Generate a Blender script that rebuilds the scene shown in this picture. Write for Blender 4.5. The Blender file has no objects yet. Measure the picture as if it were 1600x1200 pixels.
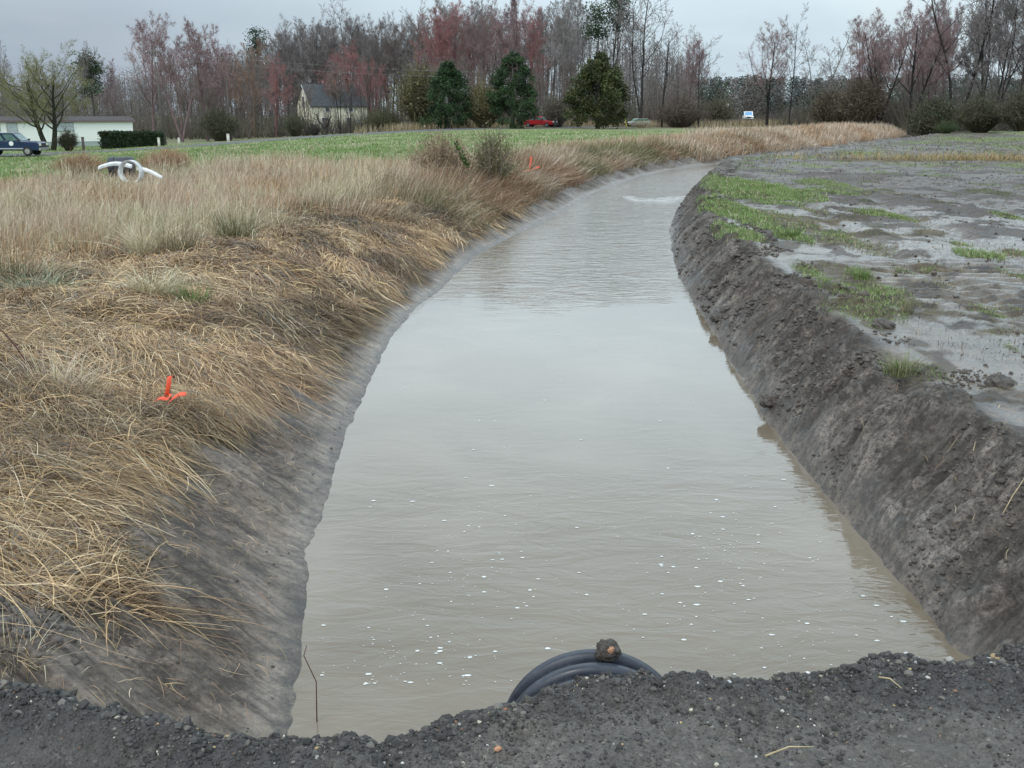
import bpy, math, random
import numpy as np
from mathutils import Vector, Matrix

SC = bpy.context.scene
COL = SC.collection
RNG = np.random.default_rng(7)
random.seed(7)
R = math.radians

# ------------------------------------------------------------------ helpers
def mesh_np(name, V, F, mats=(), cols=None, smooth=False, midx=None, attrs=None):
    """V (n,3); F (m,k) or list of arrays of equal-size faces."""
    Fs = F if isinstance(F, list) else [F]
    Fs = [np.asarray(f, dtype=np.int32) for f in Fs if len(f)]
    me = bpy.data.meshes.new(name)
    V = np.asarray(V, dtype=np.float32)
    me.vertices.add(len(V)); me.vertices.foreach_set('co', V.ravel())
    nl = sum(f.size for f in Fs); npoly = sum(len(f) for f in Fs)
    me.loops.add(nl); me.polygons.add(npoly)
    li = np.concatenate([f.ravel() for f in Fs])
    ls = []; off = 0
    for f in Fs:
        k = f.shape[1]; ls.append(off + np.arange(len(f)) * k); off += f.size
    ls = np.concatenate(ls)
    me.loops.foreach_set('vertex_index', li.astype(np.int32))
    me.polygons.foreach_set('loop_start', ls.astype(np.int32))
    for m in mats: me.materials.append(m)
    if midx is not None: me.polygons.foreach_set('material_index', np.asarray(midx, dtype=np.int32))
    me.polygons.foreach_set('use_smooth', np.full(npoly, smooth, dtype=bool))
    me.update(calc_edges=True)
    if cols is not None:
        a = me.color_attributes.new('Col', 'FLOAT_COLOR', 'POINT')
        c = np.ones((len(V), 4), dtype=np.float32); c[:, :cols.shape[1]] = cols
        a.data.foreach_set('color', c.ravel())
    if attrs:
        for k, v in attrs.items():
            a = me.attributes.new(k, 'FLOAT', 'POINT'); a.data.foreach_set('value', np.asarray(v, dtype=np.float32))
    return me

def add(name, me, parent=None, loc=None, rz=None):
    o = bpy.data.objects.new(name, me); COL.objects.link(o)
    if parent is not None: o.parent = parent
    if loc is not None: o.location = loc
    if rz is not None: o.rotation_euler = (0, 0, rz)
    return o

def tag(o, label, cat, group=None, kind=None):
    o['label'] = label; o['category'] = cat
    if group: o['group'] = group
    if kind: o['kind'] = kind
    return o

def empty(name, loc, rz=0):
    o = bpy.data.objects.new(name, None); COL.objects.link(o)
    o.location = loc; o.rotation_euler = (0, 0, rz); o.empty_display_size = .3
    return o

class MB:
    """collects polygons; build() links them as one mesh object"""
    def __init__(s): s.V = []; s.F = []; s.n = 0
    def poly(s, pts, faces):
        s.V += [tuple(p) for p in pts]
        s.F += [[i + s.n for i in f] for f in faces]; s.n += len(pts); return s
    def box(s, c, d, rz=0, taper=1.0):
        x, y, z = [k / 2 for k in d]; P = []
        for sz in (-1, 1):
            t = taper if sz > 0 else 1
            for sx, sy in ((-1, -1), (1, -1), (1, 1), (-1, 1)):
                px, py = sx * x * t, sy * y * t
                P.append((c[0] + px * math.cos(rz) - py * math.sin(rz), c[1] + px * math.sin(rz) + py * math.cos(rz), c[2] + sz * z))
        return s.poly(P, [[3, 2, 1, 0], [4, 5, 6, 7], [0, 1, 5, 4], [1, 2, 6, 5], [2, 3, 7, 6], [3, 0, 4, 7]])
    def tube(s, pts, rads, n=8, cap=True):
        pts = [Vector(p) for p in pts]; rings = []
        for i, p in enumerate(pts):
            d = (pts[min(i + 1, len(pts) - 1)] - pts[max(i - 1, 0)]).normalized()
            a = d.orthogonal().normalized() if i == 0 else (prev - prev.dot(d) * d).normalized()
            prev = a; b = d.cross(a)
            r = rads[i] if hasattr(rads, '__len__') else rads
            rings += [p + (a * math.cos(2 * math.pi * k / n) + b * math.sin(2 * math.pi * k / n)) * r for k in range(n)]
        F = []
        for i in range(len(pts) - 1):
            for k in range(n):
                F.append([i * n + k, i * n + (k + 1) % n, (i + 1) * n + (k + 1) % n, (i + 1) * n + k])
        if cap: F += [list(range(n))[::-1], [(len(pts) - 1) * n + k for k in range(n)]]
        return s.poly(rings, F)
    def loft(s, prof, layers):
        """prof: (x,z) polygon; layers: (y, inset) across the width"""
        cx = sum(p[0] for p in prof) / len(prof); cz = sum(p[1] for p in prof) / len(prof)
        ex = max(abs(p[0] - cx) for p in prof); ez = max(abs(p[1] - cz) for p in prof)
        n = len(prof); P = []
        for y, ins in layers:
            for x, z in prof:
                P.append((cx + (x - cx) * (1 - ins / ex), y, cz + (z - cz) * (1 - ins / ez)))
        F = [list(range(n)), [(len(layers) - 1) * n + k for k in range(n)][::-1]]
        for i in range(len(layers) - 1):
            for k in range(n):
                F.append([i * n + k, (i + 1) * n + k, (i + 1) * n + (k + 1) % n, i * n + (k + 1) % n])
        return s.poly(P, F)
    def build(s, name, mat, parent=None, smooth=False, loc=None, rz=None):
        me = bpy.data.meshes.new(name); me.from_pydata(s.V, [], s.F); me.update()
        me.materials.append(mat)
        if smooth: me.polygons.foreach_set('use_smooth', [True] * len(me.polygons))
        return add(name, me, parent, loc, rz)

# ------------------------------------------------------------------ noise
_perm = np.random.default_rng(3).permutation(256)
_perm = np.concatenate([_perm, _perm])
_val = np.random.default_rng(4).uniform(-1, 1, 256)
def vn(x, y, s=0):
    x = np.asarray(x, dtype=np.float64) + s * 17.31; y = np.asarray(y, dtype=np.float64) - s * 9.77
    xi = np.floor(x).astype(np.int64); yi = np.floor(y).astype(np.int64)
    fx = x - xi; fy = y - yi
    u = fx * fx * (3 - 2 * fx); v = fy * fy * (3 - 2 * fy)
    xi &= 255; yi &= 255; x1 = (xi + 1) & 255; y1 = (yi + 1) & 255
    a = _val[_perm[_perm[xi] + yi]]; b = _val[_perm[_perm[x1] + yi]]
    c = _val[_perm[_perm[xi] + y1]]; d = _val[_perm[_perm[x1] + y1]]
    return (a + (b - a) * u) * (1 - v) + (c + (d - c) * u) * v
def fbm(x, y, s=0, o=4, g=.5):
    r = 0; a = 1; t = 0
    for i in range(o):
        r = r + a * vn(x, y, s + i * 3); t += a; a *= g
        x, y = x * 1.93 + .37 * y, y * 1.93 - .37 * x
    return r / t
def sst(a, b, x):
    t = np.clip((np.asarray(x, dtype=np.float64) - a) / (b - a), 0, 1); return t * t * (3 - 2 * t)

# ------------------------------------------------------------------ camera model (1600x1200 pixels of the photograph)
E = 2.6; FPX = 1600.0; P = math.atan(422 / FPX); cp, sp = math.cos(P), math.sin(P)
def unp(px, py, z):
    a = (px - 800) / FPX; b = (600 - py) / FPX
    dz = -sp + b * cp; dy = cp + b * sp; t = (z - E) / dz
    return a * t, dy * t
def ztop(py, Y):
    b = (600 - py) / FPX; return E + Y * (-sp + b * cp) / (cp + b * sp)

# ------------------------------------------------------------------ terrain
LE = [(440,1180),(455,1120),(462,1050),(465,1000),(480,900),(500,820),(530,700),(575,600),(610,530),(640,490),(690,450),(740,400),(800,370),(860,340),(925,303),(960,290),(1000,276),(1050,265)]
RE = [(1560,1100),(1490,1020),(1400,900),(1300,780),(1200,655),(1165,600),(1110,510),(1062,435),(1050,390),(1046,360),(1060,325),(1085,300),(1103,280),(1118,268)]
le = np.array([unp(x, y, 0) for x, y in LE] + [(14.6, 62), (43, 115), (60, 150), (90, 220)])
re = np.array([unp(x, y, 0) for x, y in RE] + [(18.6, 62), (47, 115), (64, 150), (94, 220)])
def xl(Y): return np.interp(Y, le[:, 1], le[:, 0])
def xr(Y): return np.interp(Y, re[:, 1], re[:, 0])
_yy = np.linspace(0, 230, 2301)
def _cosf(f):
    d = np.gradient(f(_yy), _yy); k = np.ones(61) / 61; d = np.convolve(np.pad(d, 30, 'edge'), k, 'valid')
    return 1 / np.sqrt(1 + d * d)
_cl = _cosf(xl); _cr = _cosf(xr)
def dleft(X, Y): return (xl(Y) - X) * np.interp(Y, _yy, _cl)
def dright(X, Y): return (X - xr(Y)) * np.interp(Y, _yy, _cr)

def macro(X, Y):
    dl = dleft(X, Y); dr = dright(X, Y)
    far = sst(8, 25, Y)
    wl = .10 * vn(Y * 1.1, 0 * Y, 5) + .05 * vn(Y * 2.7, 0 * Y, 6) + .02 * fbm(Y * 6.3, X * 2.2, 7, 3); wr = .12 * vn(Y * 1.3, 0 * Y, 8) + .08 * vn(Y * 3.3, 0 * Y, 9) + .05 * fbm(Y * 6.1, X * 2.0, 10, 3)
    a = np.clip(dl + wl * sst(-.15, .3, dl), -9, 1e6) ; b = np.clip(dr + wr * sst(-.12, .3, dr), -9, 1e6)
    zl = np.interp(a, [-1.2, -.4, 0, .5, 1.0, 1.6, 2.6, 6], [-.6, -.22, 0, .2, .43, .62, .76, .72])
    zr = np.interp(b, [-1.2, -.3, 0, .07, .64, .74, .95, 1.6, 6], [-.6, -.25, 0, .09, .63, .685, .70, .69, .68])
    z = np.where(dl > 0, zl, np.where(dr > 0, zr, np.maximum(zl, zr)))
    z = z - 1.7 * sst(0, 1, (-X - 3) / 42) * sst(25, 85, Y)
    z = z + .5 * np.exp(-((Y - 100 + .1 * (X - 50)) / 8) ** 2) * sst(4, 12, dr) * sst(60, 90, Y)
    z = z + .35 * sst(55, 75, Y) * sst(1, 3, dl) * (1 - sst(5, 12, dl)) * sst(0, 20, X)
    z = z + .10 * fbm(X * .12, Y * .12, 21, 2) * sst(2, 8, np.maximum(dl, dr))
    return z

_T = np.concatenate([np.linspace(2.5, 30, 5500), np.linspace(30.05, 160, 2600)])
def unpg(px, py):
    a = (px - 800) / FPX; b = (600 - py) / FPX; dz = -sp + b * cp; dy = cp + b * sp
    x, y, z = a * _T, dy * _T, E + dz * _T; h = z - macro(x, y); i = int(np.argmax(h < 0)) if (h < 0).any() else len(_T) - 1
    return float(x[i]), float(y[i])
ROADEDGE = [(-900,1075),(-300,1062),(0,1058),(120,1085),(300,1128),(470,1150),(590,1163),(660,1140),(740,1112),(800,1106),(850,1074),(900,1058),(960,1052),(1040,1054),(1140,1062),(1230,1062),(1300,1052),(1370,1030),(1420,1026),(1500,1030),(1560,1022),(1600,1010),(1900,990),(2500,980)]
ZC = .84
_re = np.array([unp(x, y, ZC) for x, y in ROADEDGE]); 
def yedge(X): return np.interp(X, _re[:, 0], _re[:, 1])

SPROUT = [(1150,296,55,20,1),(1215,300,40,14,1),(1145,332,30,22,1),(1150,368,28,14,1),(1290,288,30,8,.7),(1300,300,24,6,.6),(1240,372,18,9,1),(1225,345,30,14,.5),(1375,335,28,7,.8),(1400,338,22,6,.7),(1350,462,55,16,1),(1345,485,50,18,.9),(1335,380,36,14,.45),(1345,432,14,7,1),(1283,440,18,9,.8),(1262,422,16,7,.8),(1440,578,38,14,.8),(1400,572,18,10,.8),(1530,400,24,8,1),(1500,383,10,5,.8),(1545,490,22,7,.8),(1585,485,20,8,.5),(1300,365,16,6,.6),(1410,425,14,5,.6),(1450,420,10,4,.6),(1590,432,14,8,.7),(1560,685,16,12,.5),(1580,545,8,5,.6),(1365,510,20,8,.6),(1470,445,18,5,.4),(1400,455,10,4,.5),(1590,395,14,6,.8),(1270,330,12,6,.4),(1580,340,16,5,.7)]
SPW = []
for x, y, rx, ry, s in SPROUT:
    X0, Y0 = unpg(x, y); X1 = X0 + rx / FPX * Y0 * 1.02; _, Ya = unpg(x, y - ry); _, Yb = unpg(x, y + ry)
    SPW.append((X0, (Ya + Yb) / 2, X1 - X0, (Ya - Yb) / 2, s))
def sprout(X, Y):
    m = np.zeros_like(X)
    w = .5 * fbm(X * 3, Y * 3, 31, 3)
    for x0, y0, rx, ry, s in SPW:
        q = ((X - x0) / rx) ** 2 + ((Y - y0) / ry) ** 2
        m = np.maximum(m, s * (1 - sst(.5, 1.25, q + w)))
    n = fbm(X * .28, Y * .12, 33, 3)
    m = np.maximum(m, .85 * sst(.12, .35, n + .35 * (sst(60, 85, Y) - .6)) * sst(38, 55, Y) * sst(1.5, 4, dright(X, Y)))
    m = np.maximum(m, .7 * sst(.24, .42, fbm(X * 1.1, Y * .8, 37, 4)) * sst(.9, 1.6, dright(X, Y)))
    return m
def dryb(X): return 4 + 11.2 * sst(0, 1, (1.6 - X) / 17)
def field_green(X, Y):
    dl = dleft(X, Y); b = dryb(X)
    return sst(-1.5, 1.5, dl - b + 2.5 * fbm(X * .2, Y * .2, 41, 3))
_sb = [(290,985),(262,962),(235,930),(205,890),(190,850),(250,800),(310,745),(375,690),(410,640),(455,600),(530,540),(600,480),(650,430),(715,380),(770,345)]
_sb = np.array([unpg(x, y) for x, y in _sb])
SB = np.stack([dleft(_sb[:, 0], _sb[:, 1]) + .10 * sst(4.4, 5.5, _sb[:, 1]) - .20 * sst(7.5, 11, _sb[:, 1]), _sb[:, 1]], 1); SB = SB[np.argsort(SB[:, 1])]
SB = np.concatenate([[[2.2, SB[0, 1] - .12]], SB, [[.6, 24], [.6, 30], [.9, 40]]])
print('SB', SB.round(2).tolist())
def drystrip(X, Y):       # dry grass line across the muddy field at right
    c = 44 + .10 * (X - 20) + 1.2 * vn(X * .2, Y * 0, 43)
    return np.exp(-((Y - c) / 2.6) ** 2) * sst(3, 7, dright(X, Y)) * sst(-.25, .2, fbm(X * .35, Y * .5, 135, 3) + .2)
def thatch(X, Y):
    dl = dleft(X, Y)
    n = .22 * fbm(X * 1.6, Y * 1.6, 45, 3)
    start = np.interp(Y, SB[:, 1], SB[:, 0])
    return sst(-.12, .2, dl - start + n)

def rutmask(X, Y):
    dr = dright(X, Y); w = .25 * vn(Y * .35, Y * 0, 97)
    m = 0
    for c in (2.5, 4.2, 6.6, 8.3):
        m = np.maximum(m, np.exp(-((dr - c - w - .03 * (Y - 8)) / .17) ** 2))
    return m * sst(5, 7, Y) * (1 - sst(26, 36, Y))
def detail(X, Y):
    dl = dleft(X, Y); dr = dright(X, Y)
    land = sst(-.05, .25, np.maximum(dl, dr))
    bl = sst(.12, .5, dl) * (1 - sst(1.2, 2.2, dl)); br = sst(0, .12, dr) * (1 - sst(.65, .95, dr))
    near = 1 - sst(25, 60, Y)
    z = .035 * fbm(X * 1.3, Y * 1.3, 50, 3) * land
    # rills running down the left bank
    rl = fbm(dl * .9 + 2 * vn(Y * .4, Y * 0, 3), (Y - .55 * dl) * 4.2, 52, 3)
    z = z + bl * (.06 * rl - .08 * sst(.25, .6, fbm(dl * .6, (Y - .55 * dl) * 2.1, 53, 2)) + .025 * fbm(dl * 1.3, (Y - .55 * dl) * 11, 54, 3))
    # scrape marks on the right bank, clods
    rr = fbm(dr * 1.0, (Y - .25 * dr) * 5.0, 55, 3)
    rs = fbm(dr * 1.4 + .5 * vn(Y * 2, Y * 0, 4), (Y - .30 * dr) * 11.0, 56, 3)
    z = z + br * (.06 * rr + .05 * rs + .045 * fbm(X * 5, Y * 5, 57, 3))
    gouge = sst(.22, .5, fbm(dr * 1.2 + 4, (Y - .3 * dr) * 1.6, 59, 2))
    z = z - .09 * br * gouge
    cl = sst(.10, .32, fbm(X * 3.6, Y * 3.6, 58, 4)) * (.6 + .5 * fbm(X * 15, Y * 15, 62, 2))
    crest = np.exp(-((dr - .95) / .35) ** 2)
    z = z + (.085 * br + .085 * crest * sst(-.1, .4, vn(Y * .9, Y * 0, 61)) + .03 * sst(1.5, 3, dr) * sst(.0, .35, fbm(X * .6, Y * .6, 65, 2))) * cl
    fld = sst(.9, 1.6, dr)
    patch = sst(.0, .3, fbm(X * .5, Y * .5, 63, 2))
    z = z + fld * near * (.03 * fbm(X * 2.2, Y * 1.6, 60, 3) + .05 * patch * np.clip(fbm(X * 4.5, Y * 4.5, 64, 3), -.1, 1))
    rm = rutmask(X, Y); z = z - .06 * rm + .016 * rm * np.sin(Y * 2 * np.pi / .19)
    # crawler track bars
    tx, ty = unp(1535, 435, .74)
    u = X - tx; v = Y - ty
    tm = np.exp(-(u / 1.5) ** 6) * np.exp(-(v / 2.2) ** 6)
    z = z + tm * .025 * np.sin((v + .25 * u) * 2 * np.pi / .33)
    z = z + np.where(dl > -.3, .012, .035) * fbm(X * 7, Y * 7, 99, 3) * np.exp(-(np.maximum(dl, dr) / .13) ** 2) * near
    Xa = X * .84 - Y * .55 + .10 * fbm(X * 3.1, Y * 3.1, 68, 2); Ya = X * .55 + Y * .84 + .10 * fbm(X * 2.7, Y * 2.7, 69, 2)
    rdg = 1 - np.abs(fbm(Xa * 5.5, Ya * 5.5, 68, 4))
    rough = (.35 + .65 * sst(-.15, .3, fbm(X * .9, Y * .9, 69, 2)))
    z = z + near * land * rough * (.022 * fbm(Xa * 9, Ya * 9, 66, 4, .6) + .05 * (rdg - .75) * np.maximum(bl * .6, np.maximum(br, .35 * sst(.9, 1.3, dr))))
    th = thatch(X, Y) * (dl > 0)
    z = z + th * .05 * fbm(X * 1.8, Y * 1.8, 67, 3) * near
    return z
def ground_z(X, Y):
    X = np.asarray(X, dtype=float); Y = np.asarray(Y, dtype=float)
    return macro(X, Y) + detail(X, Y)
def gz(x, y): return float(macro(np.array([x], dtype=float), np.array([y], dtype=float))[0])
def place(px, Y):
    z = .7
    for _ in range(6):
        Zc = Y * cp + (E - z) * sp; X = (px - 800) / FPX * Zc; z = gz(X, Y)
    return X, Y, z

# ------------------------------------------------------------------ materials
def newmat(name):
    m = bpy.data.materials.new(name); m.use_nodes = True
    nt = m.node_tree; b = nt.nodes['Principled BSDF']; return m, nt, b
class NT:
    def __init__(s, nt): s.nt = nt
    def n(s, t, **kw):
        nd = s.nt.nodes.new(t)
        for k, v in kw.items():
            if k.startswith('i_'):
                key = k[2:]; nd.inputs[int(key) if key.isdigit() else key.replace('_', ' ')].default_value = v
            else: setattr(nd, k, v)
        return nd
    def l(s, a, b): s.nt.links.new(a, b); return b
    def pos(s): 
        if not hasattr(s, '_p'): s._p = s.n('ShaderNodeTexCoord').outputs['Object']
        return s._p
    def noise(s, scale, detail=4, rough=.55, vec=None, dist=0):
        nd = s.n('ShaderNodeTexNoise'); nd.inputs['Scale'].default_value = scale; nd.inputs['Detail'].default_value = detail
        nd.inputs['Roughness'].default_value = rough; nd.inputs['Distortion'].default_value = dist
        s.l(vec if vec is not None else s.pos(), nd.inputs['Vector']); return nd.outputs['Fac']
    def ramp(s, f, stops):
        nd = s.n('ShaderNodeValToRGB'); cr = nd.color_ramp
        while len(cr.elements) < len(stops): cr.elements.new(.5)
        for e, (p, c) in zip(cr.elements, stops):
            e.position = p; e.color = (*c, 1) if hasattr(c, '__len__') else (c, c, c, 1)
        s.l(f, nd.inputs['Fac']); return nd.outputs['Color']
    def mix(s, f, a, b, mode='MIX'):
        nd = s.n('ShaderNodeMix', data_type='RGBA', blend_type=mode)
        for v, k in ((f, 0), (a, 6), (b, 7)):
            if hasattr(v, 'default_value') or hasattr(v, 'links'): s.l(v, nd.inputs[k])
            elif k == 0: nd.inputs[0].default_value = v
            else: nd.inputs[k].default_value = (*v, 1)
        return nd.outputs[2]
    def math(s, op, a, b=0.0, c=None):
        nd = s.n('ShaderNodeMath', operation=op)
        for i, v in enumerate((a, b) if c is None else (a, b, c)):
            if hasattr(v, 'links'): s.l(v, nd.inputs[i])
            else: nd.inputs[i].default_value = v
        return nd.outputs[0]
    def mapr(s, v, a, b, c=0.0, d=1.0):
        nd = s.n('ShaderNodeMapRange', interpolation_type='SMOOTHSTEP')
        for i, x in enumerate((a, b, c, d)): nd.inputs[i + 1].default_value = x
        s.l(v, nd.inputs[0]); return nd.outputs[0]
    def attr(s, name): return s.n('ShaderNodeAttribute', attribute_name=name)
    def bump(s, h, strength=.5, dist=.02, normal=None):
        nd = s.n('ShaderNodeBump'); nd.inputs['Strength'].default_value = strength; nd.inputs['Distance'].default_value = dist
        s.l(h, nd.inputs['Height'])
        if normal is not None: s.l(normal, nd.inputs['Normal'])
        return nd.outputs['Normal']
    def scalevec(s, v):
        nd = s.n('ShaderNodeMapping'); nd.inputs['Scale'].default_value = v; s.l(s.pos(), nd.inputs['Vector']); return nd.outputs[0]

def plain(name, col, rough=.6, var=.15, scale=6, metal=0, spec=.5):
    m, nt, b = newmat(name); k = NT(nt)
    f = k.noise(scale, 5); lo = tuple(c * (1 - var) for c in col); hi = tuple(min(1, c * (1 + var)) for c in col)
    k.l(k.ramp(f, [(.3, lo), (.7, hi)]), b.inputs['Base Color'])
    b.inputs['Roughness'].default_value = rough; b.inputs['Metallic'].default_value = metal
    b.inputs['Specular IOR Level'].default_value = spec
    return m
def vcol(name, rough=.7, trans=.0, spec=.3):
    m, nt, b = newmat(name); k = NT(nt)
    c = k.attr('Col').outputs['Color']; f = k.noise(9, 2)
    k.l(k.mix(1.0, c, k.ramp(f, [(.25, .82), (.75, 1.15)]), 'MULTIPLY'), b.inputs['Base Color'])
    b.inputs['Roughness'].default_value = rough; b.inputs['Specular IOR Level'].default_value = spec
    return m
def objcol(name, rough=.7, var=.25):
    m, nt, b = newmat(name); k = NT(nt)
    oi = k.n('ShaderNodeObjectInfo'); f = k.noise(3, 4)
    k.l(k.mix(1.0, oi.outputs['Color'], k.ramp(f, [(.25, 1 - var), (.75, 1 + var)]), 'MULTIPLY'), b.inputs['Base Color'])
    b.inputs['Roughness'].default_value = rough; b.inputs['Specular IOR Level'].default_value = .2
    return m

def mat_ground():
    m, nt, b = newmat('wet_soil'); k = NT(nt)
    n1 = k.noise(.9, 6); n2 = k.noise(11, 9, .78); n3 = k.noise(38, 7, .75); n4 = k.noise(3.2, 8, .72)
    def streak(rot):
        nd = k.n('ShaderNodeMapping', vector_type='TEXTURE'); nd.inputs['Rotation'].default_value = (0, 0, rot); nd.inputs['Scale'].default_value = (.55, .055, .25); k.l(k.pos(), nd.inputs['Vector'])
        return k.noise(1.0, 7, .72, nd.outputs[0], .3)
    stl, strr = streak(-.45), streak(.28)
    aL, aR = k.attr('slopeL').outputs['Fac'], k.attr('slopeR').outputs['Fac']
    st = k.math('ADD', k.math('ADD', k.math('MULTIPLY', aL, k.math('SUBTRACT', stl, .5)), k.math('MULTIPLY', aR, k.math('SUBTRACT', strr, .5))), .5)
    mud = k.ramp(n1, [(.3, (.122, .098, .078)), (.5, (.168, .138, .111)), (.72, (.22, .185, .152))])
    mud = k.mix(1.0, mud, k.ramp(n4, [(.32, .55), (.5, 1.0), (.68, 1.25)]), 'MULTIPLY')
    mud = k.mix(1.0, mud, k.ramp(st, [(.36, .45), (.5, 1.0), (.66, 1.35)]), 'MULTIPLY')
    mud = k.mix(1.0, k.mix(aR, mud, k.mix(1.0, mud, (.80, .83, .87), 'MULTIPLY')), k.ramp(aL, [(0, .92), (1, 1.2)]), 'MULTIPLY')
    mud = k.mix(1.0, mud, k.ramp(n2, [(.33, .38), (.45, .92), (.56, 1.08), (.72, 1.4)]), 'MULTIPLY')
    mud = k.mix(1.0, mud, k.mix(k.math('MULTIPLY', aL, .3), k.ramp(n3, [(.34, .45), (.48, 1.0), (.68, 1.3)]), (1, 1, 1)), 'MULTIPLY')
    mud = k.mix(k.math('MULTIPLY', k.attr('scrape').outputs['Fac'], k.mapr(n3, .4, .55)), mud, k.mix(1.0, mud, (1.6, 1.6, 1.62), 'MULTIPLY'))
    mud = k.mix(k.attr('field').outputs['Fac'], mud, k.mix(1.0, mud, (.70, .64, .56), 'MULTIPLY'))
    dk = k.attr('dark').outputs['Fac']
    mud = k.mix(k.math('MULTIPLY', dk, k.mapr(n2, .60, .42, .15, 1.0)), mud, (.05, .042, .037))
    th = k.attr('thatch').outputs['Fac']
    mud = k.mix(th, mud, k.ramp(n2, [(.3, (.07, .052, .035)), (.7, (.20, .15, .085))]))
    gf = k.attr('green').outputs['Fac']
    g1 = k.noise(.35, 5, .6); g2 = k.noise(2.2, 5, .7)
    gc = k.ramp(g1, [(.35, (.16, .225, .085)), (.5, (.205, .265, .11)), (.68, (.27, .28, .15))])
    gc = k.mix(k.mapr(g2, .48, .75), gc, (.20, .19, .10))
    gc = k.mix(1.0, gc, k.ramp(k.noise(9, 3, .7), [(.3, .7), (.7, 1.2)]), 'MULTIPLY')
    c = k.mix(gf, mud, gc)
    sg = k.attr('sprout').outputs['Fac']
    c = k.mix(k.math('MULTIPLY', sg, k.mapr(n2, .50, .62, 0, .6)), c, (.09, .12, .045))
    k.l(c, b.inputs['Base Color'])
    wet = k.attr('wet').outputs['Fac']
    cover = k.math('SUBTRACT', 1.0, k.math('MAXIMUM', k.math('MAXIMUM', th, gf), sg))
    wetm = k.math('MULTIPLY', wet, cover)
    r = k.mapr(n2, .3, .7, .45, .75)
    r = k.math('SUBTRACT', r, k.math('ADD', k.math('MULTIPLY', k.attr('flat').outputs['Fac'], .12), k.math('MULTIPLY', wetm, .34)))
    r = k.math('MAXIMUM', k.math('ADD', r, k.math('MULTIPLY', k.math('SUBTRACT', 1.0, cover), .35)), .1)
    k.l(r, b.inputs['Roughness'])
    b.inputs['Specular IOR Level'].default_value = .5
    k.l(k.math('ADD', .12, k.math('MULTIPLY', cover, k.math('ADD', .12, k.math('ADD', k.math('MULTIPLY', k.attr('flat').outputs['Fac'], .10), k.math('MULTIPLY', wetm, .25))))), b.inputs['Specular IOR Level'])
    h = k.math('ADD', k.math('ADD', k.math('MULTIPLY', n2, 1.0), k.math('MULTIPLY', n3, .45)), k.math('MULTIPLY', st, 1.2))
    bs = k.n('ShaderNodeBump'); bs.inputs['Distance'].default_value = .05; k.l(h, bs.inputs['Height'])
    k.l(k.math('SUBTRACT', .75, k.math('MULTIPLY', wetm, .55)), bs.inputs['Strength'])
    k.l(bs.outputs['Normal'], b.inputs['Normal'])
    return m
def mat_gravel_bed():
    m, nt, b = newmat('asphalt_millings'); k = NT(nt)
    n1 = k.noise(1.6, 5); n2 = k.noise(40, 5, .7); v = k.n('ShaderNodeTexVoronoi'); v.inputs['Scale'].default_value = 85; k.l(k.pos(), v.inputs['Vector'])
    c = k.ramp(n1, [(.3, (.08, .071, .062)), (.5, (.13, .117, .102)), (.7, (.175, .158, .138))])
    c = k.mix(1.0, c, k.ramp(n2, [(.3, .55), (.7, 1.3)]), 'MULTIPLY')
    c = k.mix(k.mapr(v.outputs['Color'], .86, .9), c, (.22, .20, .17))
    c = k.mix(k.math('MULTIPLY', k.attr('fresh').outputs['Fac'], .75), c, k.mix(1.0, (.045, .042, .041), k.ramp(n2, [(.3, .5), (.7, 1.5)]), 'MULTIPLY'))
    k.l(c, b.inputs['Base Color']); b.inputs['Roughness'].default_value = .7
    h = k.math('ADD', n2, k.math('MULTIPLY', v.outputs['Distance'], -1.2))
    k.l(k.bump(h, .8, .02), b.inputs['Normal']); return m
def mat_water():
    m, nt, b = newmat('muddy_water'); k = NT(nt)
    n0 = k.noise(.55, 4, .5, dist=1.2)
    c = k.ramp(n0, [(.35, (.158, .127, .089)), (.55, (.185, .151, .109)), (.7, (.208, .172, .127))])
    k.l(c, b.inputs['Base Color'])
    b.inputs['IOR'].default_value = 1.45; b.inputs['Roughness'].default_value = .06
    sep = k.n('ShaderNodeSeparateXYZ'); k.l(k.pos(), sep.inputs[0])
    y = sep.outputs['Y']
    w1 = k.noise(1.0, 3, .6, k.scalevec((2.4, 5.5, 1)), 1.4)
    w2 = k.noise(1.0, 3, .6, k.scalevec((7, 14, 1)), 1.0)
    w3 = k.noise(1.0, 2, .5, k.scalevec((.9, 2.0, 1)), 1.5)
    h = k.math('ADD', k.math('MULTIPLY', w1, 1.0), k.math('ADD', k.math('MULTIPLY', w2, .22), k.math('MULTIPLY', w3, 1.3)))
    yw = k.math('ADD', y, k.math('MULTIPLY', k.math('SUBTRACT', n0, .5), 6.0))
    amp = k.math('ADD', k.mapr(yw, 13.4, 15.6, .03, .36), k.mapr(yw, 5.5, 9.0, .17, 0.0))
    bs = k.n('ShaderNodeBump'); bs.inputs['Distance'].default_value = .035
    k.l(h, bs.inputs['Height']); k.l(amp, bs.inputs['Strength']); k.l(bs.outputs['Normal'], b.inputs['Normal'])
    return m
def mat_plastic():
    m, nt, b = newmat('black_corrugated_plastic'); k = NT(nt)
    n = k.noise(9, 6, .7); n2 = k.noise(45, 4, .7)
    c = k.ramp(n, [(.35, (.018, .021, .030)), (.6, (.035, .042, .058)), (.8, (.09, .095, .10))])
    c = k.mix(k.mapr(n2, .66, .74), c, (.22, .21, .19))
    k.l(c, b.inputs['Base Color']); k.l(k.mapr(n, .3, .7, .3, .5), b.inputs['Roughness']); return m

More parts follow.
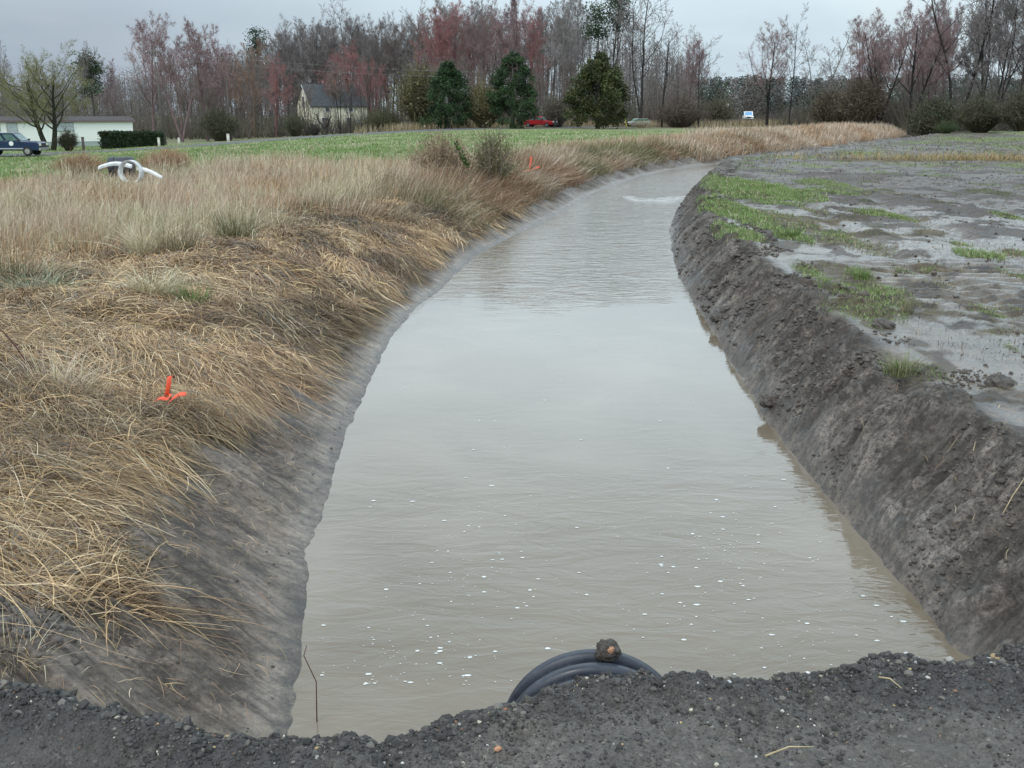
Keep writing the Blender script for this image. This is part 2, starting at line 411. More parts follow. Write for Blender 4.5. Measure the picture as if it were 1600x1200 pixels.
def mat_clod():
    m, nt, b = newmat('mud_lump'); k = NT(nt); n = k.noise(24, 8, .75); n2 = k.noise(70, 6, .7)
    k.l(k.mix(1.0, k.ramp(n, [(.3, (.05, .042, .036)), (.5, (.115, .097, .084)), (.72, (.17, .147, .13))]), k.ramp(n2, [(.35, .5), (.6, 1.2)]), 'MULTIPLY'), b.inputs['Base Color']); b.inputs['Roughness'].default_value = .65
    k.l(k.bump(k.math('ADD', n, k.math('MULTIPLY', n2, .5)), .9, .03), b.inputs['Normal']); return m
M = dict(
    ground=mat_ground(), gravel=mat_gravel_bed(), water=mat_water(), pipe=mat_plastic(),
    blade=vcol('dry_stems', .65), green_blade=vcol('green_stems', .55), stone=vcol('loose_stone', .75), leaf=vcol('leafage', .6),
    foam=plain('foam_white', (.60, .60, .58), .5, .25, 60),
    clod=mat_clod(),
    bark=objcol('bark', .85), twig=objcol('twig_bark', .8), bud=objcol('bud_colour', .7),
    white=plain('white_siding', (.78, .80, .74), .5, .05, 2), trimp=plain('maroon_trim', (.16, .11, .12), .6, .15), roofd=plain('brown_shingle', (.06, .05, .05), .85, .25, 3),
    skirt=plain('grey_skirting', (.35, .40, .40), .6, .1), pane=plain('window_glass', (.10, .12, .13), .12, .2, 3), frame=plain('window_frame', (.35, .34, .33), .6, .1),
    cream=plain('cream_clapboard', (.82, .77, .58), .7, .18, 1.5), slate=plain('slate_roof', (.055, .062, .068), .8, .25, 2), brick=plain('brick', (.4, .17, .1), .8, .2),
    bluepaint=plain('dark_blue_paint', (.010, .026, .072), .22, .1, 2), redpaint=plain('red_paint', (.42, .018, .022), .25, .1, 2), whitepaint=plain('white_paint', (.75, .75, .75), .3, .06, 2),
    greenpaint=plain('green_paint', (.03, .16, .07), .35, .1), bluecab=plain('blue_windshield', (.18, .38, .62), .15, .1),
    carglass=plain('car_glass', (.10, .17, .16), .08, .2, 2), tyre=plain('tyre_rubber', (.02, .02, .02), .85, .2), rim=plain('wheel_rim', (.35, .34, .33), .4, .15, metal=.6),
    chrome=plain('bumper_metal', (.5, .5, .5), .25, .1, metal=.8), black=plain('black_plastic', (.02, .02, .022), .5, .2), lamp=plain('lamp_lens', (.7, .68, .6), .15, .1), silver=plain('pale_trim', (.34, .36, .37), .35, .1),
    pole=plain('weathered_pole', (.10, .088, .08), .85, .25, 8), wire=plain('wire', (.22, .22, .23), .6, .1), insul=plain('insulator', (.4, .4, .42), .3, .1),
    post=plain('pale_post', (.55, .53, .46), .7, .12), brownpost=plain('brown_post', (.12, .10, .09), .8, .2), yellow=plain('yellow_sleeve', (.55, .45, .05), .5, .1),
    orange=plain('orange_ribbon', (.85, .095, .04), .4, .12, 18), pvc=plain('white_plastic', (.66, .67, .66), .5, .28, 7), darkpipe=plain('dark_plastic_shell', (.035, .037, .045), .45, .3, 5),
    asphalt=plain('asphalt', (.10, .10, .10), .8, .15, 4), straw=plain('straw_stalk', (.42, .34, .20), .7, .2, 20), cane=plain('dark_cane', (.10, .045, .03), .7, .4, 30), drift=plain('orange_pebble', (.42, .22, .13), .7, .2),
)

# ------------------------------------------------------------------ ground sheet
def build_ground():
    nu, nr = 1150, 1350
    u = np.linspace(-1, 1, nu); u = u * (1 + 1.9 * np.abs(u) ** 11)
    Yr = np.concatenate([np.linspace(-6, 1.8, 24, endpoint=False), 1.8 * (260 / 1.8) ** np.linspace(0, 1, nr), np.array([300, 380, 500, 800, 1400, 2600.])])
    U, Y = np.meshgrid(u, Yr)
    X = U * (2.6 + .62 * np.maximum(Y, 0))
    x, y = X.ravel(), Y.ravel()
    z = macro(x, np.minimum(y, 400)) + detail(x, np.minimum(y, 400))
    # room for the road embankment
    ye = yedge(x); z = np.where(y < ye + .05, np.minimum(z, .45), z)
    dl, dr = dleft(x, y), dright(x, y)
    inr = (dl > 0)
    th = thatch(x, y) * inr; gf = field_green(x, y) * inr
    th = th * (1 - gf)
    st = drystrip(x, y) * (dr > 0); sg = sprout(x, y) * (dr > .55) * (1 - st)
    th = np.maximum(th, .9 * st)
    far = sst(120, 140, y); gf = np.maximum(gf, .0) * (1 - far) + far * .35; th = np.maximum(th * (1 - far), far * .65)
    slope = sst(.78, 1.0, dr)
    pt = .8 * fbm(x * .75, y * .5, 71, 4) + .55 * fbm(x * 3.1, y * 2.4, 72, 4)
    rut = rutmask(x, y)
    wet = slope * np.maximum(sst(.07, .17, pt), rut * .9) * (1 - .6 * sst(17, 28, y))
    wet = np.maximum(wet, .75 * (1 - sst(.05, .3, np.maximum(dl, dr))))
    wet = np.maximum(wet, .45 * sst(.0, .3, fbm(x * 1.2, y * 1.2, 73, 3)) * inr)
    dark = np.maximum(np.maximum(.75 * (1 - sst(.0, .16, np.maximum(dl, dr))), .45 * sst(0, .1, dr) * (1 - sst(.7, .95, dr))), .75 * sst(.12, .45, fbm(x * 1.6, y * 1.6, 75, 4)) * (dr > 0) * (1 - .7 * slope))
    dark = np.minimum(1, np.maximum(dark, (.45 + .4 * sst(14, 24, y) + .55 * sst(-.12, .25, fbm(x * 2.6, y * 1.8, 77, 4) + .2 * sst(17, 28, y))) * slope * (1 - wet)))
    gf = np.maximum(gf, .85 * sg * sst(22, 40, y) * (dr > 0)); sg = sg * (1 - sst(22, 40, y))
    dark = np.maximum(dark, .8 * sst(.05, .28, fbm(x * 3.6, y * 3.6, 58, 4)) * sst(0, .1, dr) * (1 - sst(1.0, 1.3, dr)))
    lb = sst(.05, .3, dl) * (1 - sst(1.6, 2.6, dl))
    dark = np.maximum(dark, lb * np.maximum(.75 * sst(.08, .34, fbm(dl * .9 + 7, (y - .55 * dl) * 3.4, 152, 4)), .7 * sst(.14, .36, fbm(x * 2.4, y * 2.4, 154, 4))))
    dark = np.maximum(dark, .35 * sst(.15, .5, fbm(x * 1.8, (y - .55 * dl) * 2.5, 79, 3)) * inr)
    nR, nU = U.shape
    i = np.arange(nR * nU).reshape(nR, nU)
    F = np.stack([i[:-1, :-1], i[:-1, 1:], i[1:, 1:], i[1:, :-1]], -1).reshape(-1, 4)
    me = mesh_np('ground', np.stack([x, y, z], 1), F, [M['ground']], smooth=True, attrs=dict(thatch=th, green=gf, sprout=sg, wet=wet, dark=dark, scrape=sst(.02, .30, fbm(dr * 1.0, (y - .25 * dr) * 5.0, 55, 3) + .25 * fbm(x * 2.1, y * 2.1, 57, 3)) * sst(.03, .15, dr) * (1 - sst(.6, .85, dr)), field=slope, flat=slope * (1 - sst(12, 24, y)), slopeL=sst(0, .1, dl) * (1 - sst(1.5, 3, dl)), slopeR=sst(0, .1, dr) * (1 - sst(.65, .9, dr))))
    o = add('ground', me); tag(o, 'wet muddy ground with the ditch banks, bare field and green field', 'ground', kind='structure')
build_ground()

def build_water():
    Y = np.concatenate([np.linspace(1.5, 60, 220), np.linspace(62, 220, 60)])
    n = 12; t = np.linspace(0, 1, n)
    X = (xl(Y) - .55)[:, None] * (1 - t) + (xr(Y) + .55)[:, None] * t
    V = np.stack([X, np.repeat(Y[:, None], n, 1), 0 * X], -1).reshape(-1, 3)
    i = np.arange(len(Y) * n).reshape(len(Y), n)
    F = np.stack([i[:-1, :-1], i[:-1, 1:], i[1:, 1:], i[1:, :-1]], -1).reshape(-1, 4)
    o = add('water', mesh_np('water', V, F, [M['water']], smooth=True)); tag(o, 'muddy brown water filling the long ditch', 'water', kind='structure')
build_water()

# road embankment over the culvert
def road_z(X, Y):
    ye = yedge(X); d = Y - ye
    z = np.interp(d, [-5, -1.6, -.5, -.12, 0, .15, .5, 1.0, 1.6], [.98, .95, .89, .835, .79, .68, .38, -.05, -.5])
    z = z + .03 * fbm(X * 2.2, Y * 2.2, 81, 3) + .022 * fbm(X * 9, Y * 9, 83, 3) + .012 * fbm(X * 26, Y * 26, 85, 2)
    z = z + .035 * np.exp(-((d + .12) / .14) ** 2) * (1 + .8 * vn(X * 3, X * 0, 87))
    z = z + (.018 * fbm(X * 15, Y * 15, 90, 3) + .02 * sst(.05, .4, fbm(X * 7, Y * 7, 94, 3))) * np.exp(-((d + .12) / .3) ** 2)
    # mound over the pipe
    z = z + .0 * np.exp(-((X - .45) / .45) ** 2) * np.exp(-((d + .25) / .5) ** 2)
    # darker ridge of loose millings at left
    z = z + (.085 * np.exp(-((d + .06 + .10 * vn(X * 2, X * 0, 89)) / .16) ** 2) - .085) * sst(.5, 1.2, -X) * (d > -.7)
    return z
def build_road():
    x = np.concatenate([np.linspace(-9, -3, 60, endpoint=False), np.linspace(-3, 3.4, 520, endpoint=False), np.linspace(3.4, 9, 60)])
    d = np.concatenate([np.linspace(-7.5, -1.6, 40, endpoint=False), np.linspace(-1.6, .35, 170, endpoint=False), np.linspace(.35, 1.6, 40)])
    X, D = np.meshgrid(x, d); Y = yedge(X) + D
    X, Y = X.ravel(), Y.ravel(); Z = road_z(X, Y)
    i = np.arange(len(x) * len(d)).reshape(len(d), len(x))
    F = np.stack([i[:-1, :-1], i[:-1, 1:], i[1:, 1:], i[1:, :-1]], -1).reshape(-1, 4)
    o = add('road', mesh_np('road', np.stack([X, Y, Z], 1), F, [M['gravel']], smooth=True, attrs=dict(fresh=np.clip(np.exp(-((D.ravel() + .08) / .2) ** 2) * sst(-.35, .15, fbm(X * 1.6, Y * 1.6, 96, 3)) + .6 * sst(.1, .4, fbm(X * 2.2, Y * 3, 98, 3)), 0, 1))))
    tag(o, 'dark gravelly road shoulder crossing the ditch in front', 'road', kind='structure')
build_road()

# ------------------------------------------------------------------ stones and clods
def ico():
    t = (1 + 5 ** .5) / 2
    V = np.array([(-1, t, 0), (1, t, 0), (-1, -t, 0), (1, -t, 0), (0, -1, t), (0, 1, t), (0, -1, -t), (0, 1, -t), (t, 0, -1), (t, 0, 1), (-t, 0, -1), (-t, 0, 1)], float)
    V /= np.linalg.norm(V[0])
    F = np.array([(0, 11, 5), (0, 5, 1), (0, 1, 7), (0, 7, 10), (0, 10, 11), (1, 5, 9), (5, 11, 4), (11, 10, 2), (10, 7, 6), (7, 1, 8), (3, 9, 4), (3, 4, 2), (3, 2, 6), (3, 6, 8), (3, 8, 9), (4, 9, 5), (2, 4, 11), (6, 2, 10), (8, 6, 7), (9, 8, 1)])
    return V, F
def rocks(pos, rad, col, seed=0, flat=.75):
    V0, F0 = ico(); n = len(pos); g = np.random.default_rng(seed)
    V = V0[None] * (1 + g.uniform(-.28, .28, (n, 12, 1)))
    sc = g.uniform(.7, 1.25, (n, 1, 3)); sc[:, :, 2] *= flat
    V = V * sc
    a = g.uniform(0, 2 * np.pi, n); c, s = np.cos(a)[:, None], np.sin(a)[:, None]
    x = V[..., 0] * c - V[..., 1] * s; y = V[..., 0] * s + V[..., 1] * c
    V = np.stack([x, y, V[..., 2]], -1) * rad[:, None, None] + pos[:, None, :]
    F = (F0[None] + (np.arange(n) * 12)[:, None, None]).reshape(-1, 3)
    return V.reshape(-1, 3), F, np.repeat(col, 12, 0)
def build_gravel():
    g = np.random.default_rng(11); n = 50000
    X = g.uniform(-3.0, 3.4, n); d = np.concatenate([-np.abs(g.normal(0, .30, n // 2)) + .12, g.uniform(-1.7, .2, n - n // 2)])
    keep = (fbm(X * 2.5, d * 3.5, 91, 3) + .25 * np.exp(-(d / .2) ** 2) * 2) > g.uniform(-.45, .35, n)
    X, d = X[keep], d[keep]; n = len(X); Y = yedge(X) + d
    r = .0028 + .006 * g.random(n) ** 2.4 + .008 * (g.random(n) < .04)
    r *= .72 + .75 * np.exp(-((d + .02) / .12) ** 2)
    Z = road_z(X, Y) + r * .25
    v = g.uniform(.6, 1.4, (n, 1)); col = np.array([[.058, .054, .051]]) * v
    light = g.random(n); col[light < .16] = np.array([.125, .115, .10]) * v[light < .16]
    k = light > .965; tints = np.array([(.45, .43, .38), (.42, .31, .17), (.5, .46, .36), (.32, .16, .10), (.55, .55, .54)])
    col[k] = tints[g.integers(0, 5, k.sum())] * g.uniform(.6, 1.1, (k.sum(), 1)); r[k] *= .85
    V, F, C = rocks(np.stack([X, Y, Z], 1), r, col, 5)
    o = add('gravel', mesh_np('gravel', V, F, [M['stone']], cols=C)); tag(o, 'loose black and pale gravel strewn over the road shoulder', 'gravel', kind='stuff')
    # crumbs and clods of mud on the right bank and field
    n = 40000; Yc = 3.4 * (40 / 3.4) ** g.random(n); Xc = xr(Yc) + np.where(g.random(n) < .72, g.uniform(.02, 1.4, n), g.uniform(1, 9, n) * (Yc / 8))
    q = fbm(Xc * 1.8, Yc * 1.8, 93, 3); k = q > g.uniform(.0, .55, n); Xc, Yc = Xc[k], Yc[k]; n = len(Xc)
    r = (.004 + .016 * g.random(n) ** 3) * np.clip(Yc / 6, 1, 2.2)
    big = g.random(n) < .008; r[big] *= 2.2
    Zc = ground_z(Xc, Yc) + r * .2
    ok = Yc > yedge(Xc) + .1
    v = g.uniform(.55, 1.25, (n, 1)); col = np.array([[.10, .085, .074]]) * v
    V, F, C = rocks(np.stack([Xc, Yc, Zc], 1)[ok], r[ok], col[ok], 6, .6)
    # and a few on the left mud slope
    n = 2200; Yl = 3.6 * (14 / 3.6) ** g.random(n); Xl = xl(Yl) - g.uniform(.05, 1.6, n)
    k = fbm(Xl * 2, Yl * 2, 95, 3) > g.uniform(-.1, .5, n); Xl, Yl = Xl[k], Yl[k]; rl = .003 + .009 * g.random(len(Xl)) ** 3
    ok = Yl > yedge(Xl) + .1; Xl, Yl, rl = Xl[ok], Yl[ok], rl[ok]
    m = 420; pu = np.array([unpg(a, b) for a, b in zip(g.normal(20, 45, m), g.normal(968, 30, m))]); pu = pu[pu[:, 1] > yedge(pu[:, 0]) + .06]
    Xl = np.concatenate([Xl, pu[:, 0]]); Yl = np.concatenate([Yl, pu[:, 1]]); rl = np.concatenate([rl, .006 + .022 * g.random(len(pu)) ** 2])
    V2, F2, C2 = rocks(np.stack([Xl, Yl, ground_z(Xl, Yl)], 1), rl, np.array([[.11, .096, .086]]) * g.uniform(.6, 1.3, (len(Xl), 1)), 7)
    o = add('mud_crumbs', mesh_np('mud_crumbs', np.concatenate([V, V2]), np.concatenate([F, F2 + len(V)]), [M['stone']], cols=np.concatenate([C, C2]), smooth=True))
    tag(o, 'crumbs of dark mud scattered over both ditch banks', 'mud crumbs', kind='stuff')
build_gravel()

def lump(name, loc, r, mat, label, cat, seed, flat=.8, group=None, parent=None):
    import bmesh
    bm = bmesh.new(); bmesh.ops.create_icosphere(bm, subdivisions=4, radius=1)
    V = np.array([v.co[:] for v in bm.verts])
    d = 1 + .30 * fbm(V[:, 0] * 1.3 + seed, V[:, 1] * 1.3 + V[:, 2] * 1.7, seed, 3) + .34 * fbm(V[:, 0] * 4 + V[:, 2] * 3.1, V[:, 1] * 4 - V[:, 2] * 2.3, seed + 5, 3)
    V = V * d[:, None] * np.array([1.1, .95, flat]) * r
    for v, c in zip(bm.verts, V): v.co = c
    me = bpy.data.meshes.new(name); bm.to_mesh(me); bm.free(); me.materials.append(mat)
    me.polygons.foreach_set('use_smooth', [True] * len(me.polygons))
    o = add(name, me, parent, loc)
    if label: tag(o, label, cat, group)
    return o
for i, (px, py, z, r, lab) in enumerate([(1495,622,.78,.085,'large rounded mud clod on top of the right bank near the frame edge'),(1205,638,.06,.10,'dark mud lump jutting from the right bank into the water'),(1122,503,.22,.085,'dark mud clod halfway up the right bank'),(1046,432,.02,.07,'small mud lump at the waterline where the right bank narrows'),(1378,512,.75,.09,'dark mud clod below the largest green sprout patch'),(1560,600,.78,.09,'broken dark mud heap at the far right of the field edge')]):
    x, y = unpg(px, py); zz = float(ground_z(np.array([x]), np.array([y]))[0])
    lump('mud_clod', (x, y, zz + r * .1), r, M['clod'], lab, 'mud clod', 3 + i, .62)

# ------------------------------------------------------------------ culvert pipe
def build_pipe():
    Rr = .36; cx = .315; y1 = 3.56; zc = .615 - Rr
    root = empty('culvert_pipe', (cx, y1, zc)); tag(root, 'black corrugated plastic culvert pipe end poking out of the road fill', 'pipe')
    pitch = .10; prof = []
    y = 0.0
    ny = 420
    ys = np.linspace(0, -3.2, ny)
    ph = (-ys % pitch) / pitch
    rib = np.where(ph < .64, np.sqrt(np.clip(1 - ((ph - .32) / .32) ** 4, 0, 1)), 0)
    rad = Rr - .06 + .06 * rib
    n = 96; th = np.linspace(0, 2 * np.pi, n, endpoint=False)
    V = np.stack([rad[:, None] * np.cos(th), np.repeat(ys[:, None], n, 1), rad[:, None] * np.sin(th)], -1).reshape(-1, 3)
    i = np.arange(ny * n).reshape(ny, n); j = np.roll(i, -1, 1)
    F = np.stack([i[:-1], i[1:], j[1:], j[:-1]], -1).reshape(-1, 4)
    add('shell', mesh_np('shell', V, F, [M['pipe']], smooth=True), root)
    ri = Rr - .07
    Vi = np.concatenate([np.stack([r * np.cos(th), np.full(n, yy), r * np.sin(th)], 1) for r, yy in ((Rr - .055, .004), (ri, .004), (ri, -3.0))])
    k = np.arange(n); kk = np.roll(k, -1)
    F = np.concatenate([np.stack([a * n + k, a * n + kk, (a + 1) * n + kk, (a + 1) * n + k], 1) for a in (0, 1)])
    add('liner', mesh_np('liner', Vi, F, [M['pipe']], smooth=True), root)
build_pipe()
xx, yy = unp(955, 1022, .66)
lump('mud_clod', (.365, 3.50, .634), .040, M['clod'], 'brown mud clod with a pink pebble sitting on top of the black pipe', 'mud clod', 20, .95)
lump('pebble', (.372, 3.463, .652), .010, M['drift'], 'pinkish pebble stuck in the mud clod on the black pipe', 'pebble', 22, 1.3)
for px, py, lab in [(778, 1158, 'orange pebble on the gravel left of the pipe')]:
    x, y = unp(px, py, .9); z = float(road_z(np.array([x]), np.array([y]))[0]); lump('pebble', (x, y, z + .006), .0085, M['drift'] if 'orange' in lab else M['straw'], lab, 'pebble', 25, .8)

# ------------------------------------------------------------------ foam
def build_foam():
    g = np.random.default_rng(17); P_ = []; Rr = []
    pts = []
    for cx, cy, sx, sy, n in [(740,920,120,110,70),(1150,850,130,70,80),(640,1050,150,60,50),(720,800,120,40,24),(900,640,200,60,22),(1280,980,120,60,30),(860,560,160,60,12),(1050,960,160,60,30),(550,1090,80,40,12)]:
        pts += [(g.normal(cx, sx * .6), g.normal(cy, sy * .6)) for _ in range(int(n * 1.6))]
    V = []; F = []; b = 0
    for px, py in pts:
        x, y = unp(px, py, 0)
        if dleft(np.array([x]), np.array([y]))[0] > -.12 or dright(np.array([x]), np.array([y]))[0] > -.12 or y < 4.3: continue
        r = (.003 + .010 * g.random() ** 5) * (y / 5) ** .35; m = 9
        ph = g.random() * 6.28; el = g.uniform(1, 1.8)
        ring = [(x + r * el * math.cos(t + ph) * g.uniform(.75, 1.15), y + r * math.sin(t + ph) * g.uniform(.75, 1.15), .002) for t in np.linspace(0, 6.28, m, endpoint=False)]
        V += ring + [(x, y, .002 + r * .25)]
        F += [(b + i, b + (i + 1) % m, b + m) for i in range(m)]; b += m + 1
    # broken white riffle far up the ditch
    for _ in range(34):
        px = g.uniform(978, 1085); x, y = unp(px, 309 + 3 * math.sin((px - 980) / 30) + g.normal(0, 1.2), 0)
        r = g.uniform(.015, .06)
        ring = [(x + r * 5 * math.cos(t), y + r * .7 * math.sin(t) * g.uniform(.5, 1.2), .004) for t in np.linspace(0, 6.28, 9, endpoint=False)]
        V += ring + [(x, y, .012)]; F += [(b + i, b + (i + 1) % 9, b + 9) for i in range(9)]; b += 10
    o = add('foam', mesh_np('foam', np.array(V), np.array(F), [M['foam']], smooth=True)); tag(o, 'small white foam flecks drifting on the brown water', 'foam', kind='stuff')
build_foam()

# ------------------------------------------------------------------ grasses
def strips(P0, side, W):
    """P0 (n,k,3) centre lines; side (n,3) or (n,k,3); W (n,k) half widths"""
    n, k, _ = P0.shape
    if side.ndim == 2: side = side[:, None, :]
    a = P0 - side * W[..., None]; b = P0 + side * W[..., None]
    V = np.stack([a, b], 2).reshape(-1, 3)
    i = (np.arange(n) * 2 * k)[:, None] + 2 * np.arange(k - 1)[None]
    F = np.stack([i, i + 1, i + 3, i + 2], -1).reshape(-1, 4)
    return V, F
def standing(X, Y, H, W, lean, ang, col, k=4, z=None, tipcol=None, dz=0):
    n = len(X); t = np.linspace(0, 1, k)[None]
    z = (macro(X, Y) if z is None else z) + dz
    hx = lean[:, None] * t ** 1.7; up = t * (1 - .35 * np.clip(lean[:, None], 0, 1.5) * t)
    P0 = np.stack([X[:, None] + np.cos(ang)[:, None] * hx * H[:, None], Y[:, None] + np.sin(ang)[:, None] * hx * H[:, None], z[:, None] - .02 + up * H[:, None]], -1)
    sa = ang + np.pi / 2 + RNG.normal(0, .6, n)
    # bias the flat side to a random heading so blades keep a visible width from any side
    S = np.stack([np.cos(sa), np.sin(sa), RNG.normal(0, .25, n)], 1)
    V, F = strips(P0, S, (W[:, None] * (1 - .8 * t ** 1.5)))
    C = np.repeat(col[:, None, :], k, 1)
    if tipcol is not None: C = C * (1 - t[..., None]) + tipcol[:, None, :] * t[..., None]
    return V, F, np.repeat(C.reshape(-1, 3), 2, 0)
def lying(X, Y, L, W, ang, h0, arch, curl, col, k=5, fine=True):
    n = len(X); t = np.linspace(0, 1, k)[None]
    a = ang[:, None] + curl[:, None] * (t - .3)
    x = X[:, None] + np.cumsum(np.cos(a) * L[:, None] / (k - 1), 1); y = Y[:, None] + np.cumsum(np.sin(a) * L[:, None] / (k - 1), 1)
    z = (macro(x.ravel(), y.ravel())).reshape(n, k) + h0[:, None] * (1 - .6 * t) + arch[:, None] * np.sin(np.pi * np.clip(t * 1.05, 0, 1)) + .01
    z += (.06 * fbm(x.ravel() * 1.8, y.ravel() * 1.8, 67, 3)).reshape(n, k)
    P0 = np.stack([x, y, z], -1)
    S = np.stack([-np.sin(ang), np.cos(ang), RNG.normal(0, .35, n)], 1)
    V, F = strips(P0, S, W[:, None] * (1 - .6 * t ** 2) * np.ones((n, k)))
    return V, F, np.repeat(np.repeat(col[:, None, :], k, 1).reshape(-1, 3), 2, 0)
def joinb(parts):
    V = []; F = []; C = []; b = 0
    for v, f, c in parts: V.append(v); F.append(f + b); C.append(c); b += len(v)
    return np.concatenate(V), np.concatenate(F), np.concatenate(C)
def pick(pal, n, var=.22, w=None):
    pal = np.array(pal); return pal[RNG.choice(len(pal), n, p=w)] * RNG.uniform(1 - var, 1 + var, (n, 1))
STRAW = [(.43, .31, .175), (.48, .365, .225), (.35, .24, .14), (.60, .50, .36), (.20, .135, .085), (.38, .28, .175), (.15, .10, .07), (.44, .33, .20)]
TALL = [(.54, .41, .30), (.58, .47, .36), (.48, .35, .25), (.62, .54, .44), (.40, .29, .21)]
BLEACH = [(.58, .53, .36), (.52, .45, .28), (.62, .57, .42)]
OLIVE = [(.16, .155, .075), (.21, .195, .10), (.12, .125, .06), (.29, .25, .15)]
RUST = [(.32, .195, .115), (.38, .245, .145), (.25, .155, .095), (.43, .30, .185)]
GREEN = [(.14, .22, .06), (.18, .27, .08), (.12, .18, .05), (.23, .29, .11)]

def thatch_mask(X, Y):
    return thatch(X, Y) * (1 - field_green(X, Y)) * (Y > yedge(X) + .22)
def tangle(n, Y0, Y1, Xspan, seed):
    """flattened straw: clumps of combed stems"""
    g = np.random.default_rng(seed)
    nc = n // 14
    Yc = Y0 + (Y1 - Y0) * g.random(nc) ** 1.15; Xc = xl(Yc) - g.uniform(.4, 1, nc) ** 1.0 * 0 - .5 - Xspan(Yc) * g.random(nc) ** 1.1
    keep = thatch_mask(Xc + .04 + .10 * sst(5.2, 7, Yc) - .24 * sst(7.5, 11, Yc), Yc) > g.uniform(.3, .75, nc)
    Xc, Yc = Xc[keep], Yc[keep]; nc = len(Xc); m = 16
    flow = -.30 + 1.5 * fbm(Xc * .6, Yc * .6, 101, 2) + 1.0 * fbm(Xc * 2.0, Yc * 2.0, 103, 2) + g.normal(0, .22, nc)
    flow = np.where(g.random(nc) < .06, g.uniform(0, 6.28, nc), flow)
    Lc = g.uniform(.18, .56, nc); hc = np.clip(.055 + .10 * fbm(Xc * 1.2, Yc * 1.2, 105, 3), .004, .3) * g.uniform(.2, 1.4, nc)
    tone = fbm(Xc * .8, Yc * .8, 107, 3)
    base = pick(STRAW, nc, .2); base = base * (1.14 + .38 * tone[:, None]) * np.array([1.06, .99, .88])
    ru = (fbm(Xc * .35, Yc * .35, 109, 2) + .2 * sst(13, 20, Yc)) > g.uniform(.2, .9, nc); base[ru] = pick(RUST, ru.sum(), .2)
    gy = g.random(nc) < .12; base[gy] = np.array([.24, .205, .165]) * g.uniform(.7, 1.2, (gy.sum(), 1))
    rep = lambda a: np.repeat(a, m)
    N = nc * m; sc = np.clip(rep(Yc) / 7, .85, 2.0)
    perp = g.normal(0, .075, N); al = g.normal(0, .10, N) - rep(Lc) * .5
    X = rep(Xc) + np.cos(rep(flow)) * al - np.sin(rep(flow)) * perp; Y = rep(Yc) + np.sin(rep(flow)) * al + np.cos(rep(flow)) * perp
    ang = rep(flow) + g.normal(0, .34, N); stray = g.random(N) < .14; ang[stray] += g.normal(0, 1.0, stray.sum())
    L = rep(Lc) * g.uniform(.5, 1.15, N); W = (.0010 + .0016 * g.random(N)) * sc
    h0 = rep(hc) * g.uniform(.1, 1.1, N); arch = np.clip(rep(hc) * g.uniform(-.1, .8, N), -.01, .2); arch[stray] += .05
    hollow_shade = 1 - .55 * sst(.08, .36, fbm(X * 1.3, Y * 1.3, 213, 3)); col = np.repeat(base, m, 0) * g.uniform(.6, 1.35, (N, 1)) * hollow_shade[:, None]  # stem colour darkened in patches, painting shade of hollows between the mats
    return lying(X, Y, L, W, ang, h0, arch, g.normal(0, .28, N), col)
def build_straw():
    p1 = tangle(210000, 3.3, 9, lambda Y: .8 + .62 * Y, 201)
    g = np.random.default_rng(209); n = 15000; Y = 3.7 * (22 / 3.7) ** g.random(n); X = xl(Y) - .6 - (1.0 + .56 * Y) * g.random(n)
    k = (thatch_mask(X, Y) > g.uniform(.3, .8, n)) & (fbm(X * 1.1, Y * 1.1, 211, 3) > g.uniform(-.5, .5, n)); X, Y = X[k], Y[k]; n = len(X); sc = np.clip(Y / 7, .85, 2.0)
    p3 = lying(X, Y, g.uniform(.10, .38, n), (.0010 + .0012 * g.random(n)) * sc, g.normal(-.3, 1.1, n), np.clip(g.normal(.07, .05, n), .01, .25), np.clip(g.normal(.02, .035, n), -.02, .12), g.normal(0, .9, n), pick(STRAW + BLEACH[:2], n, .35) * 1.05)
    p2 = tangle(190000, 8.5, 27, lambda Y: 1.5 + .55 * Y, 202)
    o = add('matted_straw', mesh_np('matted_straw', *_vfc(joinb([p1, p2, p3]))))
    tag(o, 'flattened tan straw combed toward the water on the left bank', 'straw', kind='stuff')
def _vfc(j):
    V, F, C = j; return V, F, [M['blade']], C
build_straw()

